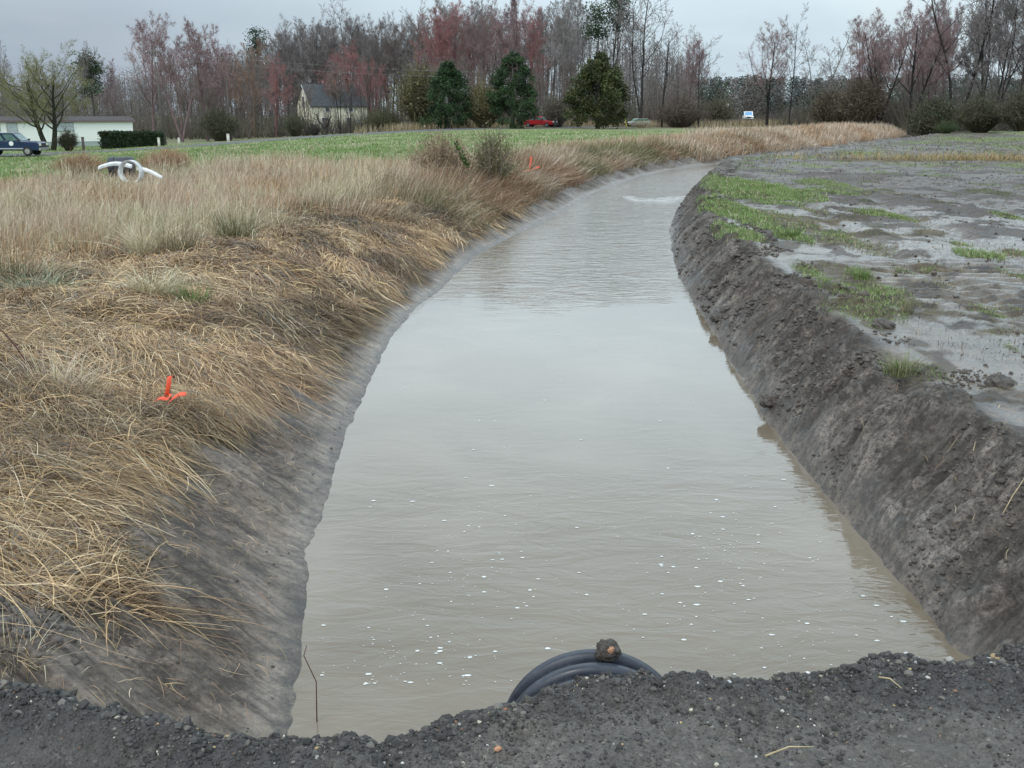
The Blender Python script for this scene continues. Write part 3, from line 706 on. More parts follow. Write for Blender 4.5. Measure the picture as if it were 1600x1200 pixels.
def build_tall():
    g = np.random.default_rng(301); parts = []
    # standing dry grass behind the flattened zone, density falling with distance
    n = 290000
    Y = 7.5 * (62 / 7.5) ** (g.random(n) ** .8); sp_ = 1.5 + .60 * Y
    X = xl(Y) - .5 - (sp_ + 1.5) * g.random(n)
    dl = dleft(X, Y)
    up = sst(-1.5, 5, Y - np.where(X > -5.4, 10.8 + 4.4 * (X + 5.4), 10.8 + .3 * (X + 5.4)) + 3.0 * fbm(X * .6, Y * .6, 111, 3))   # how upright: flat near the water, standing inland
    clump = fbm(X * 1.5, Y * 1.5, 113, 3)
    keep = (thatch_mask(X, Y) > .5) & (up + .6 * clump > g.uniform(.25, 1.0, n)) & (dl > 1.0)
    X, Y, dl, up, clump = X[keep], Y[keep], dl[keep], up[keep], clump[keep]; n = len(X)
    sc = np.clip(Y / 9, 1, 5)
    hz = fbm(X * .25, Y * .25, 115, 2)
    H = (.14 + .30 * up) * (1 + .7 * clump) * g.uniform(.5, 1.4, n) * (1 + .35 * hz)
    H *= .75 + .25 * sst(11, 20, Y); H *= 1 - .75 * np.exp(-((X + 11) / 3.0) ** 2 - ((Y - 27) / 3.5) ** 2)
    col = pick(TALL, n); b = fbm(X * .9, Y * .9, 117, 2) > g.uniform(.0, .7, n); col[b] = pick(BLEACH, b.sum())
    r = fbm(X * .5, Y * .5, 119, 2) > g.uniform(.15, .9, n); col[r] = pick(RUST, r.sum()) * 1.35
    ol = (fbm(X * 1.1, Y * 1.1, 121, 2) > g.uniform(.45, 1.4, n)); col[ol] = pick(OLIVE, ol.sum()) * 1.25
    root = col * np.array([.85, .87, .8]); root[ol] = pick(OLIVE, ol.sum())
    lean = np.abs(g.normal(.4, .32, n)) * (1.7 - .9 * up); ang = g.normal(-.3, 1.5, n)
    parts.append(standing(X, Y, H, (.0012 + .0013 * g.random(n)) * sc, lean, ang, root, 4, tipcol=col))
    # grass overhanging the far left bank and the bank beyond the bend
    n = 60000; Y = 17 + 58 * g.random(n) ** 1.4; X = xl(Y) - (.55 + g.gamma(1.6, .7, n) * (1 + .02 * Y)) / np.interp(Y, _yy, _cl)
    k = fbm(X * .9, Y * .9, 123, 3) > g.uniform(-.5, .25, n); X, Y = X[k], Y[k]; n = len(X); dl = dleft(X, Y)
    near = 1 - sst(1.0, 2.4, dl); H = (.3 + .4 * g.random(n)) * (1 + .35 * fbm(X * .7, Y * .7, 125, 2)) * sst(13, 26, Y)
    col = pick(TALL, n); ol = fbm(X * .45, Y * .3, 127, 2) + .05 > g.uniform(-.2, .6, n); col[ol] = pick(OLIVE, ol.sum()) * 1.3
    r = fbm(X * .4, Y * .4, 129, 2) > g.uniform(.0, .5, n); col[r] = pick(RUST, r.sum())
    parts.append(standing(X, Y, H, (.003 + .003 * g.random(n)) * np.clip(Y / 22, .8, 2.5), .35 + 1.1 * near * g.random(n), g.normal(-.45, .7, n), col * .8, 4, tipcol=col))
    # far ridge of dry grass along the ditch up to the trees
    n = 34000; Y = 55 + 65 * g.random(n); X = xl(Y) - (.5 + 9 * g.random(n) ** 1.3); k = fbm(X * .3, Y * .3, 131, 2) > g.uniform(-.7, .3, n); X, Y = X[k], Y[k]; n = len(X)
    H = g.uniform(.3, .75, n) * (1 + .5 * fbm(X * .3, Y * .3, 132, 2)) ; col = pick(TALL, n) ; r = fbm(X * .3, Y * .3, 133, 2) > g.uniform(-.1, .6, n); col[r] = pick(RUST, r.sum()) * 1.3
    parts.append(standing(X, Y, H, .012 + .014 * g.random(n), np.abs(g.normal(.3, .3, n)), g.normal(-.4, 1.2, n), col * .85, 3, tipcol=col))
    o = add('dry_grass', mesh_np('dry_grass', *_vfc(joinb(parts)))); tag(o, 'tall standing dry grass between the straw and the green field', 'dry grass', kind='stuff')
build_tall()

def build_strip_and_verge():
    g = np.random.default_rng(311); parts = []
    n = 16000; X = g.uniform(10, 50, n); c = 44 + .10 * (X - 20) + 1.2 * vn(X * .2, X * 0, 43); Y = c + g.normal(0, 1.5, n)
    k = (dright(X, Y) > 2) & (fbm(X * .35, Y * .5, 135, 3) + .35 * sst(14, 24, X) - .2 > g.uniform(-.35, .45, n)); X, Y = X[k], Y[k]; n = len(X)
    col = pick([(.40, .29, .13), (.36, .24, .11), (.44, .34, .19), (.22, .21, .08)], n)
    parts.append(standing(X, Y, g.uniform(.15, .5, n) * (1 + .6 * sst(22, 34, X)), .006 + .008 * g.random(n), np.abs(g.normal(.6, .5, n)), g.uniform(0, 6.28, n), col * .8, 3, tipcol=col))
    # stubble and scraps over the bare field
    n = 52000; Y = 8 * (105 / 8) ** g.random(n); X = xr(Y) + 1.3 + .62 * Y * g.random(n); k = fbm(X * .5, Y * .35, 145, 3) + .15 * sst(40, 70, Y) > g.uniform(-.25, .55, n); X, Y = X[k], Y[k]; n = len(X)
    col = pick([(.20, .15, .10), (.14, .11, .085), (.28, .21, .13), (.12, .13, .06), (.07, .058, .05)], n)
    parts.append(standing(X, Y, g.uniform(.02, .09, n) * np.clip(Y / 30, .7, 2), .0035 * np.clip(Y / 9, 1, 7) * g.uniform(.5, 1.4, n), np.abs(g.normal(.7, .5, n)), g.uniform(0, 6.28, n), col * .8, 3, z=ground_z(X, Y), tipcol=col))
    # weeds along the far road verge and the foot of the wood
    n = 16000; px = g.uniform(560, 1330, n); Y = np.interp(px, [560, 800, 1040, 1330], [136, 156, 160, 158]) + g.normal(0, 3, n); X = (px - 800) / FPX * Y
    k = fbm(X * .25, Y * .1, 137, 2) > g.uniform(-.35, .45, n); X, Y = X[k], Y[k]; n = len(X)
    col = pick([(.36, .28, .17), (.30, .22, .12), (.42, .35, .24), (.2, .17, .09)], n)
    parts.append(standing(X, Y, g.uniform(.3, 1.3, n), .02 + .03 * g.random(n), np.abs(g.normal(.15, .15, n)), g.uniform(0, 6.28, n), col * .8, 3, tipcol=col))
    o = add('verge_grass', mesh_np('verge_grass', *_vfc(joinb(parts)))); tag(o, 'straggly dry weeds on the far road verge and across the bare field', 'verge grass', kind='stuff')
build_strip_and_verge()

def build_green():
    g = np.random.default_rng(321); parts = []
    # short blades in the green field
    n = 120000; Y = 26 * (120 / 26) ** g.random(n); X = -.62 * Y + (xl(Y) + .62 * Y) * g.random(n)
    k = field_green(X, Y) > g.uniform(.2, .9, n); X, Y = X[k], Y[k]; n = len(X)
    col = pick(GREEN, n); d = fbm(X * .8, Y * .4, 141, 2) > g.uniform(.1, .9, n); col[d] = pick(TALL, d.sum())
    parts.append(standing(X, Y, g.uniform(.06, .2, n), .004 * Y / 12 * g.uniform(.5, 1.2, n), np.abs(g.normal(.4, .3, n)), g.uniform(0, 6.28, n), col * .8, 3, tipcol=col))
    o = add('field_grass', mesh_np('field_grass', *[x if i != 2 else [M['green_blade']] for i, x in enumerate(_vfc(joinb(parts)))])); tag(o, 'short fresh green grass covering the field beyond the ditch', 'grass', kind='stuff')
    # sprouts on the muddy field
    parts = []
    for x0, y0, rx, ry, s in SPW:
        area = rx * ry * 3.14; n = int(min(24000, 5200 * area * s * min(1, 12 / max(y0, 6)) + 90))
        a = g.uniform(0, 6.28, n); q = np.sqrt(g.random(n)) * 1.25
        X = x0 + rx * q * np.cos(a); Y = y0 + ry * q * np.sin(a)
        k = (fbm(X * 2.6, Y * 2.2, 143, 4) > g.uniform(-.5, .2, n) + .35 * (q - .75)) & (dright(X, Y) > .55); X, Y = X[k], Y[k]; n = len(X)
        if n == 0: continue
        sc = np.clip(y0 / 10, .7, 2.5)
        col = pick(GREEN if s > .5 else GREEN + OLIVE, n) * 1.15; y = g.random(n) < .1; col[y] = pick(TALL, y.sum())
        parts.append(standing(X, Y, g.uniform(.02, .08, n) * (1.15 if s >= 1 else .8) * min(sc, 1.3), .0026 * sc * g.uniform(.6, 1.4, n), np.abs(g.normal(.5, .4, n)), g.uniform(0, 6.28, n), col * .75, 3, z=ground_z(X, Y), tipcol=col))
    n = 90000; Y = 7 * (95 / 7) ** g.random(n); X = xr(Y) + .8 + (.6 * Y) * g.random(n)
    k = sprout(X, Y) * (1 - np.clip(drystrip(X, Y), 0, 1)) > g.uniform(.25, .9, n); X, Y = X[k], Y[k]; n = len(X); col = pick(GREEN + OLIVE[:2], n)
    parts.append(standing(X, Y, g.uniform(.03, .10, n) * np.clip(Y / 25, .8, 1.8), .003 * np.clip(Y / 9, 1, 6) * g.uniform(.6, 1.4, n), np.abs(g.normal(.5, .4, n)), g.uniform(0, 6.28, n), col * .8, 3, z=ground_z(X, Y), tipcol=col))
    # a few straws lying on mud, both banks
    n = 2600; Y = 3.6 * (14 / 3.6) ** g.random(n); X = np.where(g.random(n) < .72, xl(Y) - .12 - 1.5 * g.random(n) ** .7, xr(Y) + g.uniform(.2, 2.6, n))
    k = (Y > yedge(X) + .3) & (Y > 3.7); X, Y = X[k], Y[k]; n = len(X)
    lz = lying(X, Y, g.uniform(.03, .16, n), .0013 + .0010 * g.random(n), g.normal(-.5, .9, n), np.full(n, .012), np.abs(g.normal(0, .012, n)), g.normal(0, .6, n), pick(STRAW + RUST, n) * .8)
    o = add('green_sprouts', mesh_np('green_sprouts', *[x if i != 2 else [M['green_blade']] for i, x in enumerate(_vfc(joinb(parts)))])); tag(o, 'patchy green sprouts growing on the muddy right field', 'sprouts', kind='stuff')
    o = add('straw_litter', mesh_np('straw_litter', *_vfc(lz))); tag(o, 'stray dry straws lying on the bare mud banks', 'straw litter', kind='stuff')
build_green()

def tuft(name, px, py, z, n, hgt, rad, pal, label, lean=.6, wid=.002, mat='blade', seed=0, cat='grass tuft', group=None):
    g = np.random.default_rng(400 + seed); x0, y0 = unpg(px, py)
    a = g.uniform(0, 6.28, n); q = rad * np.sqrt(g.random(n)); X = q * np.cos(a); Y = q * np.sin(a)
    col = pick(pal, n, .25); zz = macro(X + x0, Y + y0)
    z0 = gz(x0, y0)
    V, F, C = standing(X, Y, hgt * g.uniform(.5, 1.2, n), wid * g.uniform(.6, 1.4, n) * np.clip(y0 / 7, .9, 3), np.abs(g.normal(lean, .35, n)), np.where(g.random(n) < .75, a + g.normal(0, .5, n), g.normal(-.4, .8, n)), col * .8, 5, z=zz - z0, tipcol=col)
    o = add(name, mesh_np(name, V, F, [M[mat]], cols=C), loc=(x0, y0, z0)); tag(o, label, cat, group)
tuft('grass_tuft', 236, 465, .72, 420, .42, .22, BLEACH, 'bleached drooping straw-white grass tuft at the edge of the matted straw', 1.0, seed=1)
tuft('grass_tuft', 228, 402, .72, 300, .55, .2, BLEACH, 'upright bleached grass tuft behind the drooping white one', .5, seed=2)
tuft('grass_tuft', 303, 478, .72, 200, .28, .14, GREEN, 'small green grass tuft beside the drooping white tuft', .6, mat='green_blade', seed=3)
tuft('grass_tuft', 368, 378, .7, 380, .55, .28, OLIVE + BLEACH[:1], 'olive green rush tuft among the dry grass near the bank', .5, seed=4)
tuft('grass_tuft', 283, 400, .7, 320, .5, .26, OLIVE + TALL[:2], 'dull olive rush tuft in a dark hollow left of centre', .5, seed=5)
tuft('grass_tuft', 20, 445, .72, 340, .5, .3, OLIVE + TALL[:2], 'green-brown rush tuft at the left edge of the frame', .5, seed=6)
tuft('grass_tuft', 80, 625, .72, 420, .4, .25, BLEACH + TALL, 'pale spiky straw tuft left of the orange ribbon', .8, seed=7)
tuft('grass_tuft', 100, 340, .6, 380, .6, .4, BLEACH + TALL, 'pale feathery grass tuft in the far left of the dry grass', .6, seed=8)
tuft('grass_tuft', 60, 462, .72, 300, .35, .3, [(.30, .33, .22), (.24, .29, .16), (.36, .36, .25)], 'grey-green low grass tuft beside the rush at the left edge', .9, seed=9)
tuft('grass_tuft', 1240, 372, .74, 160, .22, .12, GREEN, 'bright green upright grass tuft standing on the muddy field', .5, mat='green_blade', seed=10)
tuft('grass_tuft', 1345, 436, .74, 120, .2, .09, GREEN, 'small dark green weed tuft above the largest sprout patch', .5, mat='green_blade', seed=11)
tuft('grass_tuft', 1415, 492, .74, 90, .22, .06, OLIVE, 'thin olive weed standing right of the largest sprout patch', .3, seed=12)
tuft('grass_tuft', 1405, 582, .76, 150, .2, .12, GREEN + OLIVE, 'yellow-green weed tuft on the crest of the right bank', .6, mat='green_blade', seed=13)
tuft('grass_tuft', 20, 1035, .82, 120, .18, .12, BLEACH + STRAW, 'short broken straw tuft on the gravel edge at far left', .9, seed=14)

# ------------------------------------------------------------------ single stems
def stem(name, pts, r, mat, label, cat):
    o = MB().tube(pts, [r * (1 - .5 * i / (len(pts) - 1)) for i in range(len(pts))], 6).build(name, M[mat], smooth=True); tag(o, label, cat)
def pix(px, py, Y):       # a point on the pixel's ray at forward distance Y
    a = (px - 800) / FPX; b = (600 - py) / FPX; t = Y / (cp + b * sp); return (a * t, Y, E + t * (-sp + b * cp))
sx, sy = unp(494, 1128, 0)
stem('bare_twig', [(sx, sy, -.1), (sx + .005, sy + .005, .08), (sx + .01, sy, .2), (sx - .04, sy + .01, .32), (sx - .025, sy + .01, .37)], .0035, 'cane', 'thin bare twig standing in the water beside the left mud', 'twig')
x0, y0 = unpg(58, 600)
stem('bare_cane', [(x0, y0, gz(x0, y0) - .03), (x0 - .03, y0, gz(x0, y0) + .12), (x0 - .10, y0 - .02, gz(x0, y0) + .27), (x0 - .18, y0 - .03, gz(x0, y0) + .39), (x0 - .29, y0 - .06, gz(x0, y0) + .50)], .010, 'cane', 'reddish bare cane leaning out of the straw at the left edge', 'cane')
def on_road(px, py):
    z = .9
    for _ in range(4): x, y = unp(px, py, z); z = float(road_z(np.array([x]), np.array([y]))[0])
    return x, y, z
for a_, b_, mt, lab in [((1372, 1066), (1408, 1084), 'straw', 'short pale straw stalk lying on the gravel right of the pipe'), ((1195, 1190), (1270, 1176), 'straw', 'long curved dry stalk on the gravel at the bottom edge')]:
    p, q = on_road(*a_), on_road(*b_)
    mid = [(p[i] + q[i]) / 2 for i in range(3)]
    stem('straw_stalk', [(p[0], p[1], p[2] + .018), (mid[0], mid[1] + .004, max(mid[2], (p[2] + q[2]) / 2) + .03), (q[0], q[1], q[2] + .018)], .0032, mt, lab, 'stalk')
x0, y0 = unpg(1560, 822); x1, y1 = unpg(1600, 768)
stem('straw_stalk', [(x0, y0, gz(x0, y0) + .03), ((x0 + x1) / 2, (y0 + y1) / 2, gz((x0 + x1) / 2, (y0 + y1) / 2) + .09), (x1, y1, gz(x1, y1) + .09)], .004, 'straw', 'dry reddish stalk lying on the right mud bank at the frame edge', 'stalk')

# ------------------------------------------------------------------ orange ribbons
def ribbon(px, py, z, s, label, rz, seed):
    x0, y0 = unpg(px, py); z0 = float(ground_z(np.array([x0]), np.array([y0]))[0]) + .19
    root = empty('survey_ribbon', (x0, y0, z0), rz); tag(root, label, 'survey ribbon')
    MB().tube([(0, 0, -.1), (.005, 0, .15 * s), (.015, .01, .30 * s)], [.008, .008, .007], 6).build('stake', M['brownpost'], root)
    def band(pts, w, nm, tw):
        V = []; F = []
        for i, (x, y, zz) in enumerate(pts):
            a = tw[i]; V += [(x - w * math.cos(a) / 2, y - .01, zz - w * math.sin(a) / 2), (x + w * math.cos(a) / 2, y + .01, zz + w * math.sin(a) / 2)]
        F = [[2 * i, 2 * i + 1, 2 * i + 3, 2 * i + 2] for i in range(len(pts) - 1)]
        o = MB().poly(V, F).build(nm, M['orange'], root, True); sm = o.modifiers.new('s', 'SOLIDIFY'); sm.thickness = .006; ss = o.modifiers.new('b', 'SUBSURF'); ss.levels = ss.render_levels = 2
    band([(-.03 * s, -.02, .02), (-.015 * s, -.03, .08 * s), (.01 * s, -.025, .17 * s), (.022 * s, -.015, .26 * s), (.028 * s, 0, .315 * s), (.03 * s, .02, .27 * s)], .055 * s, 'upright_tail', [.2, .0, -.1, .1, .1, 0])
    band([(-.19 * s, -.05, -.02), (-.13 * s, -.06, .02), (-.07 * s, -.05, .03), (-.01 * s, -.06, .01), (.05 * s, -.05, .035), (.0, -.03, .05)], .045 * s, 'knot', [1.2, 1.0, .9, .8, 1.0, 1.2])
    band([(.0, -.07, -.02), (.05 * s, -.06, .02), (.10 * s, -.04, .06 * s), (.16 * s, -.03, .085 * s), (.22 * s, -.03, .075 * s)], .05 * s, 'side_tail', [1.0, 1.2, 1.3, 1.3, 1.5])
ribbon(268, 656, .74, .58, 'bright orange ribbon tied low in the flattened straw on the left bank', .1, 1)
ribbon(828, 277, .8, 1.5, 'small distant orange ribbon in the grass above the left bank', .3, 2)

# ------------------------------------------------------------------ pipe scraps in the dry grass
def scraps():
    x, y, z = place(206, 29.0)
    k = 29.5 / FPX
    root = empty('pipe_ring', (x, y, z + .30), -.15); tag(root, 'white ring of a short plastic pipe standing on edge in the dry grass', 'pipe ring')
    n = 40; th = np.linspace(0, 2 * np.pi, n, endpoint=False)
    prof = [(.315, -.08), (.33, -.10), (.33, .10), (.315, .08), (.275, .07), (.275, -.07)]
    V = np.concatenate([np.stack([r * np.cos(th), np.full(n, d), r * np.sin(th)], 1) for r, d in prof]); i = np.arange(n); j = np.roll(i, -1); m = len(prof)
    F = np.concatenate([np.stack([a * n + i, a * n + j, ((a + 1) % m) * n + j, ((a + 1) % m) * n + i], 1) for a in range(m)])
    add('band', mesh_np('band', V, F, [M['pvc']], smooth=True), root)
    def strip(p, q, sag, w, name, label, th_=.05):
        V = []; nn = 12
        for t in np.linspace(0, 1, nn):
            c = Vector(p).lerp(Vector(q), t) + Vector((0, 0, sag * math.sin(math.pi * t)))
            V += [(c.x, c.y - w, c.z - .02), (c.x, c.y + w, c.z + .03), (c.x, c.y + w, c.z + .03 + th_), (c.x, c.y - w, c.z - .02 + th_)]
        F = [[4 * i + a, 4 * i + (a + 1) % 4, 4 * i + 4 + (a + 1) % 4, 4 * i + 4 + a] for i in range(nn - 1) for a in range(4)] + [[3, 2, 1, 0], [4 * nn - 4, 4 * nn - 3, 4 * nn - 2, 4 * nn - 1]]
        o = MB().poly(V, F).build(name, M['pvc'], smooth=False); tag(o, label, 'plastic strip'); return o
    a = pix(154, 264, 30.0); b = pix(206, 262, 30.4)
    strip(a, b, .10, .05, 'plastic_strip', 'long curved white plastic strip lying across brown weeds', .06)
    a = pix(214, 264, 29.6); b = pix(254, 280, 29.3)
    strip(a, b, .05, .03, 'plastic_strip', 'thinner white plastic strip sloping down right of the pipe ring')
    c = pix(190, 261, 31.2)
    root = empty('dark_barrel', (c[0], 31.2, c[2]), .2); tag(root, 'dark rounded shell lying on its side behind the white strip', 'barrel')
    b = MB(); b.tube([(-.36, 0, 0), (-.34, 0, 0), (.34, 0, 0), (.36, 0, 0)], [.24, .30, .30, .24], 28); b.build('shell', M['darkpipe'], root, True)
    for s in (-.2, .2): MB().tube([(s - .02, 0, 0), (s + .02, 0, 0)], .312, 28).build('hoop', M['darkpipe'], root, True)
scraps()

# ------------------------------------------------------------------ trees
def prisms(S, n):
    """S (m,8): p0,r0,p1,r1 -> n sided tapered prisms"""
    S = np.asarray(S, dtype=float); p0, r0, p1, r1 = S[:, :3], S[:, 3], S[:, 4:7], S[:, 7]
    d = p1 - p0; d /= np.linalg.norm(d, axis=1, keepdims=True) + 1e-9
    h = np.where(np.abs(d[:, 2:3]) < .9, np.array([[0, 0, 1.]]), np.array([[1., 0, 0]])); a = np.cross(d, h); a /= np.linalg.norm(a, axis=1, keepdims=True); b = np.cross(d, a)
    th = np.linspace(0, 2 * np.pi, n, endpoint=False)
    ring = a[:, None] * np.cos(th)[None, :, None] + b[:, None] * np.sin(th)[None, :, None]
    V = np.stack([p0[:, None] + ring * r0[:, None, None], p1[:, None] + ring * r1[:, None, None]], 1).reshape(-1, 3)
    k = np.arange(n); kk = np.roll(k, -1); base = (np.arange(len(S)) * 2 * n)[:, None]
    F = np.stack([base + k, base + kk, base + n + kk, base + n + k], -1).reshape(-1, 4)
    return V, F
def quads(C, size, seed, normal=None):
    g = np.random.default_rng(seed); n = len(C)
    a = g.normal(0, 1, (n, 3)); a /= np.linalg.norm(a, axis=1, keepdims=True); b = g.normal(0, 1, (n, 3)); b -= (a * b).sum(1, keepdims=True) * a; b /= np.linalg.norm(b, axis=1, keepdims=True)
    s = np.asarray(size).reshape(-1, 1) * np.ones((n, 1))
    V = np.stack([C - a * s, C + b * s * .7, C + a * s, C - b * s * .7], 1).reshape(-1, 3)
    return V, np.arange(4 * n).reshape(n, 4)

def grow(cfg, seed):
    """returns (thick segments, thin segments, tip points); tree about 10 units high"""
    rnd = random.Random(seed); thick = []; thin = []; tips = []
    def rv(): return Vector((rnd.gauss(0, 1), rnd.gauss(0, 1), rnd.gauss(0, 1))).normalized()
    def br(p, d, L, r, lvl):
        ns = cfg['seg'][lvl]; last = lvl == len(cfg['seg']) - 1; wig = cfg['wig'][lvl]; up = cfg['up'][lvl]
        pts = [p]; r_end = r * cfg.get('taper', .35)
        for i in range(ns):
            d = (d + rv() * wig + Vector((0, 0, up))).normalized(); q = p + d * (L / ns)
            a = r + (r_end - r) * i / ns; b = r + (r_end - r) * (i + 1) / ns
            (thick if lvl <= 1 else thin).append((*p, a, *q, b)); p = q; pts.append((p, d, (i + 1) / ns, b))
        tips.append(tuple(p)) if lvl >= 2 else None
        if last: return
        nc = cfg['kids'][lvl]; t0 = cfg['start'][lvl]; ph = rnd.random() * 6.28
        for c in range(nc):
            t = t0 + (1 - t0) * ((c + rnd.random()) / nc); f = t * ns; i = min(int(f), ns - 1)
            a = pts[i][0] if i else pts[0]; b2 = pts[i + 1]; pos = a.lerp(b2[0], f - i); dd = b2[1]
            ph += 2.4 + rnd.gauss(0, .5); o = dd.orthogonal().normalized(); o.rotate(__import__('mathutils').Quaternion(dd, ph))
            ang = R(rnd.gauss(*cfg['ang'][lvl])); nd = dd * math.cos(ang) + o * math.sin(ang)
            sh = cfg['shape'](t) if lvl == 0 else 1 - .55 * t
            l2 = L * cfg['ratio'][lvl] * sh * rnd.uniform(.7, 1.2); rr = (r + (r_end - r) * t) * cfg['rr'][lvl] * rnd.uniform(.75, 1)
            br(pos, nd, l2, max(rr, cfg['rmin']), lvl + 1)
    for (p, d, L, r) in cfg['stems']: br(Vector(p), Vector(d).normalized(), L, r, 0)
    return thick, thin, tips
BASE = dict(seg=[9, 6, 4, 3, 2], wig=[.06, .16, .2, .25, .3], up=[.03, .10, .08, .05, .03], kids=[13, 8, 7, 5], start=[.24, .25, .2, .15], ang=[(44, 9), (42, 10), (40, 12), (38, 14)], ratio=[.5, .5, .5, .55], rr=[.5, .5, .55, .7], rmin=.012, taper=.25, shape=lambda t: 1.25 - .75 * t, stems=[((0, 0, 0), (0, 0, 1), 9.6, .17)])
def cfg(**k): c = dict(BASE); c.update(k); return c
def fstem(a=0): return [((0, 0, 0), (math.cos(a) * .05, math.sin(a) * .05, 1), 9.7, .13)]
CFG = {
 'maple1': cfg(stems=[((0, 0, 0), (.1, 0, 1), 8.8, .17), ((.1, .05, .4), (-.35, .1, 1), 7.6, .12)], kids=[10, 8, 7, 5]),
 'maple2': cfg(kids=[16, 8, 7, 5], ratio=[.55, .5, .5, .55], stems=[((0, 0, 0), (-.05, 0, 1), 9.3, .18)]),
 'maple3': cfg(stems=[((0, 0, 0), (.28, .05, 1), 8.6, .13), ((-.05, 0, .2), (-.22, 0, 1), 8.8, .13), ((0, 0, .1), (.02, .3, 1), 8, .11)], kids=[9, 8, 7, 5], start=[.35, .25, .2, .15]),
 'forest1': cfg(stems=fstem(0), start=[.5, .25, .2, .15], kids=[13, 8, 6, 5], ratio=[.33, .5, .5, .6], ang=[(36, 9), (38, 10), (38, 12), (36, 14)], up=[.02, .14, .1, .06, .04]),
 'forest2': cfg(stems=[((0, 0, 0), (.05, 0, 1), 9.7, .12), ((0, 0, 3.2), (-.3, .1, 1), 6, .085)], start=[.42, .25, .2, .15], kids=[12, 8, 6, 5], ratio=[.34, .5, .5, .6], ang=[(40, 9), (38, 10), (38, 12), (36, 14)], wig=[.10, .2, .22, .25, .3]),
 'forest3': cfg(stems=fstem(2), start=[.35, .25, .2, .15], kids=[18, 7, 6, 5], ratio=[.30, .5, .5, .6], ang=[(50, 9), (40, 10), (38, 12), (36, 14)]),
 'open1': cfg(stems=[((0, 0, 0), (.06, 0, 1), 9.6, .11), ((0, 0, 1.2), (-.22, .05, 1), 8, .075)], start=[.34, .25, .2, .15], kids=[11, 7, 5, 4], ratio=[.40, .5, .5, .6], ang=[(46, 10), (40, 10), (38, 12), (36, 14)], wig=[.10, .18, .22, .25, .3]),
 'open2': cfg(stems=[((0, 0, 0), (.03, 0, 1), 9.7, .10)], start=[.30, .25, .2, .15], kids=[15, 7, 5, 4], ratio=[.38, .5, .5, .6], ang=[(52, 9), (40, 10), (38, 12), (36, 14)], wig=[.10, .18, .22, .25, .3]),
 'slender': cfg(stems=[((0, 0, 0), (.04, 0, 1), 9.8, .075)], start=[.3, .2, .2, .15], kids=[16, 6, 5, 4], ratio=[.27, .5, .5, .6], wig=[.12, .2, .2, .25, .3], ang=[(42, 9), (38, 10), (38, 12), (36, 14)]),
 'clump': cfg(stems=[((0, 0, 0), (.25, .1, 1), 9, .09), ((.1, 0, 0), (-.3, 0, 1), 8.6, .10), ((0, .1, 0), (.02, -.2, 1), 9.4, .085), ((0, 0, 0), (-.6, .2, 1), 6.5, .07)], start=[.35, .25, .2, .2], kids=[9, 7, 6, 4], ratio=[.33, .5, .5, .6], wig=[.12, .2, .2, .25, .3]),
 'sprawl': cfg(stems=[((-.25, 0, 0), (-.22, 0, 1), 8.2, .34), ((.35, .1, 0), (.3, -.05, 1), 8.2, .34)], start=[.2, .2, .15, .15], kids=[14, 10, 7, 6], ratio=[.8, .5, .5, .5], ang=[(58, 10), (40, 12), (42, 12), (40, 14)], up=[.03, .10, .06, .04, .02], rr=[.52, .5, .5, .6], taper=.2, shape=lambda t: 1.15 - .5 * t),
 'apple': cfg(stems=[((0, 0, 0), (.1, 0, 1), 4.0, .7), ((0, 0, 2.5), (-.9, 0, .8), 5, .4), ((0, 0, 2.5), (.9, 0, .75), 5, .38)], start=[.4, .3, .2, .2], kids=[6, 6, 5, 3], ratio=[.9, .55, .5, .5], wig=[.25, .3, .3, .3, .3]),
}
PROTO = {}
def proto_tree(kind, seed):
    thick, thin, tips = grow(CFG[kind], seed)
    V, F = prisms(thick, 6); tr = mesh_np('trunk', V, F, [M['bark']], smooth=True)
    thin = np.array(thin); Vt, Ft = prisms(thin, 3)
    tp = np.array(tips); g = np.random.default_rng(seed); sel = tp[g.random(len(tp)) < .9]
    C = np.concatenate([sel + g.normal(0, q, sel.shape) for q in (.03, .05, .08, .11, .15)])
    Vb, Fb = quads(C, g.uniform(.012, .030, len(C)), seed)
    cr = mesh_np('crown', np.concatenate([Vt, Vb]), np.concatenate([Ft, Fb + len(Vt)]), [M['twig'], M['bud']], midx=np.concatenate([np.zeros(len(Ft)), np.ones(len(Fb))]))
    bare = mesh_np('crown', Vt, Ft, [M['twig']])
    return tr, cr, float(np.max(Vt[:, 2])), bare
for i, k in enumerate(CFG): PROTO[k] = proto_tree(k, 40 + i)
TW = dict(grey=(.20, .175, .168), brown=(.19, .15, .13), dark=(.11, .096, .088), green=(.20, .19, .09), pale=(.27, .245, .235), pinkg=(.27, .185, .185), redt=(.30, .145, .138), oranget=(.25, .165, .125))
BD = dict(none=(.19, .165, .155), pink=(.44, .20, .215), red=(.48, .125, .12), orange=(.42, .18, .10), mauve=(.32, .19, .21), lichen=(.26, .26, .10), tan=(.28, .22, .165), deep=(.42, .11, .12))
NTREE = [0]
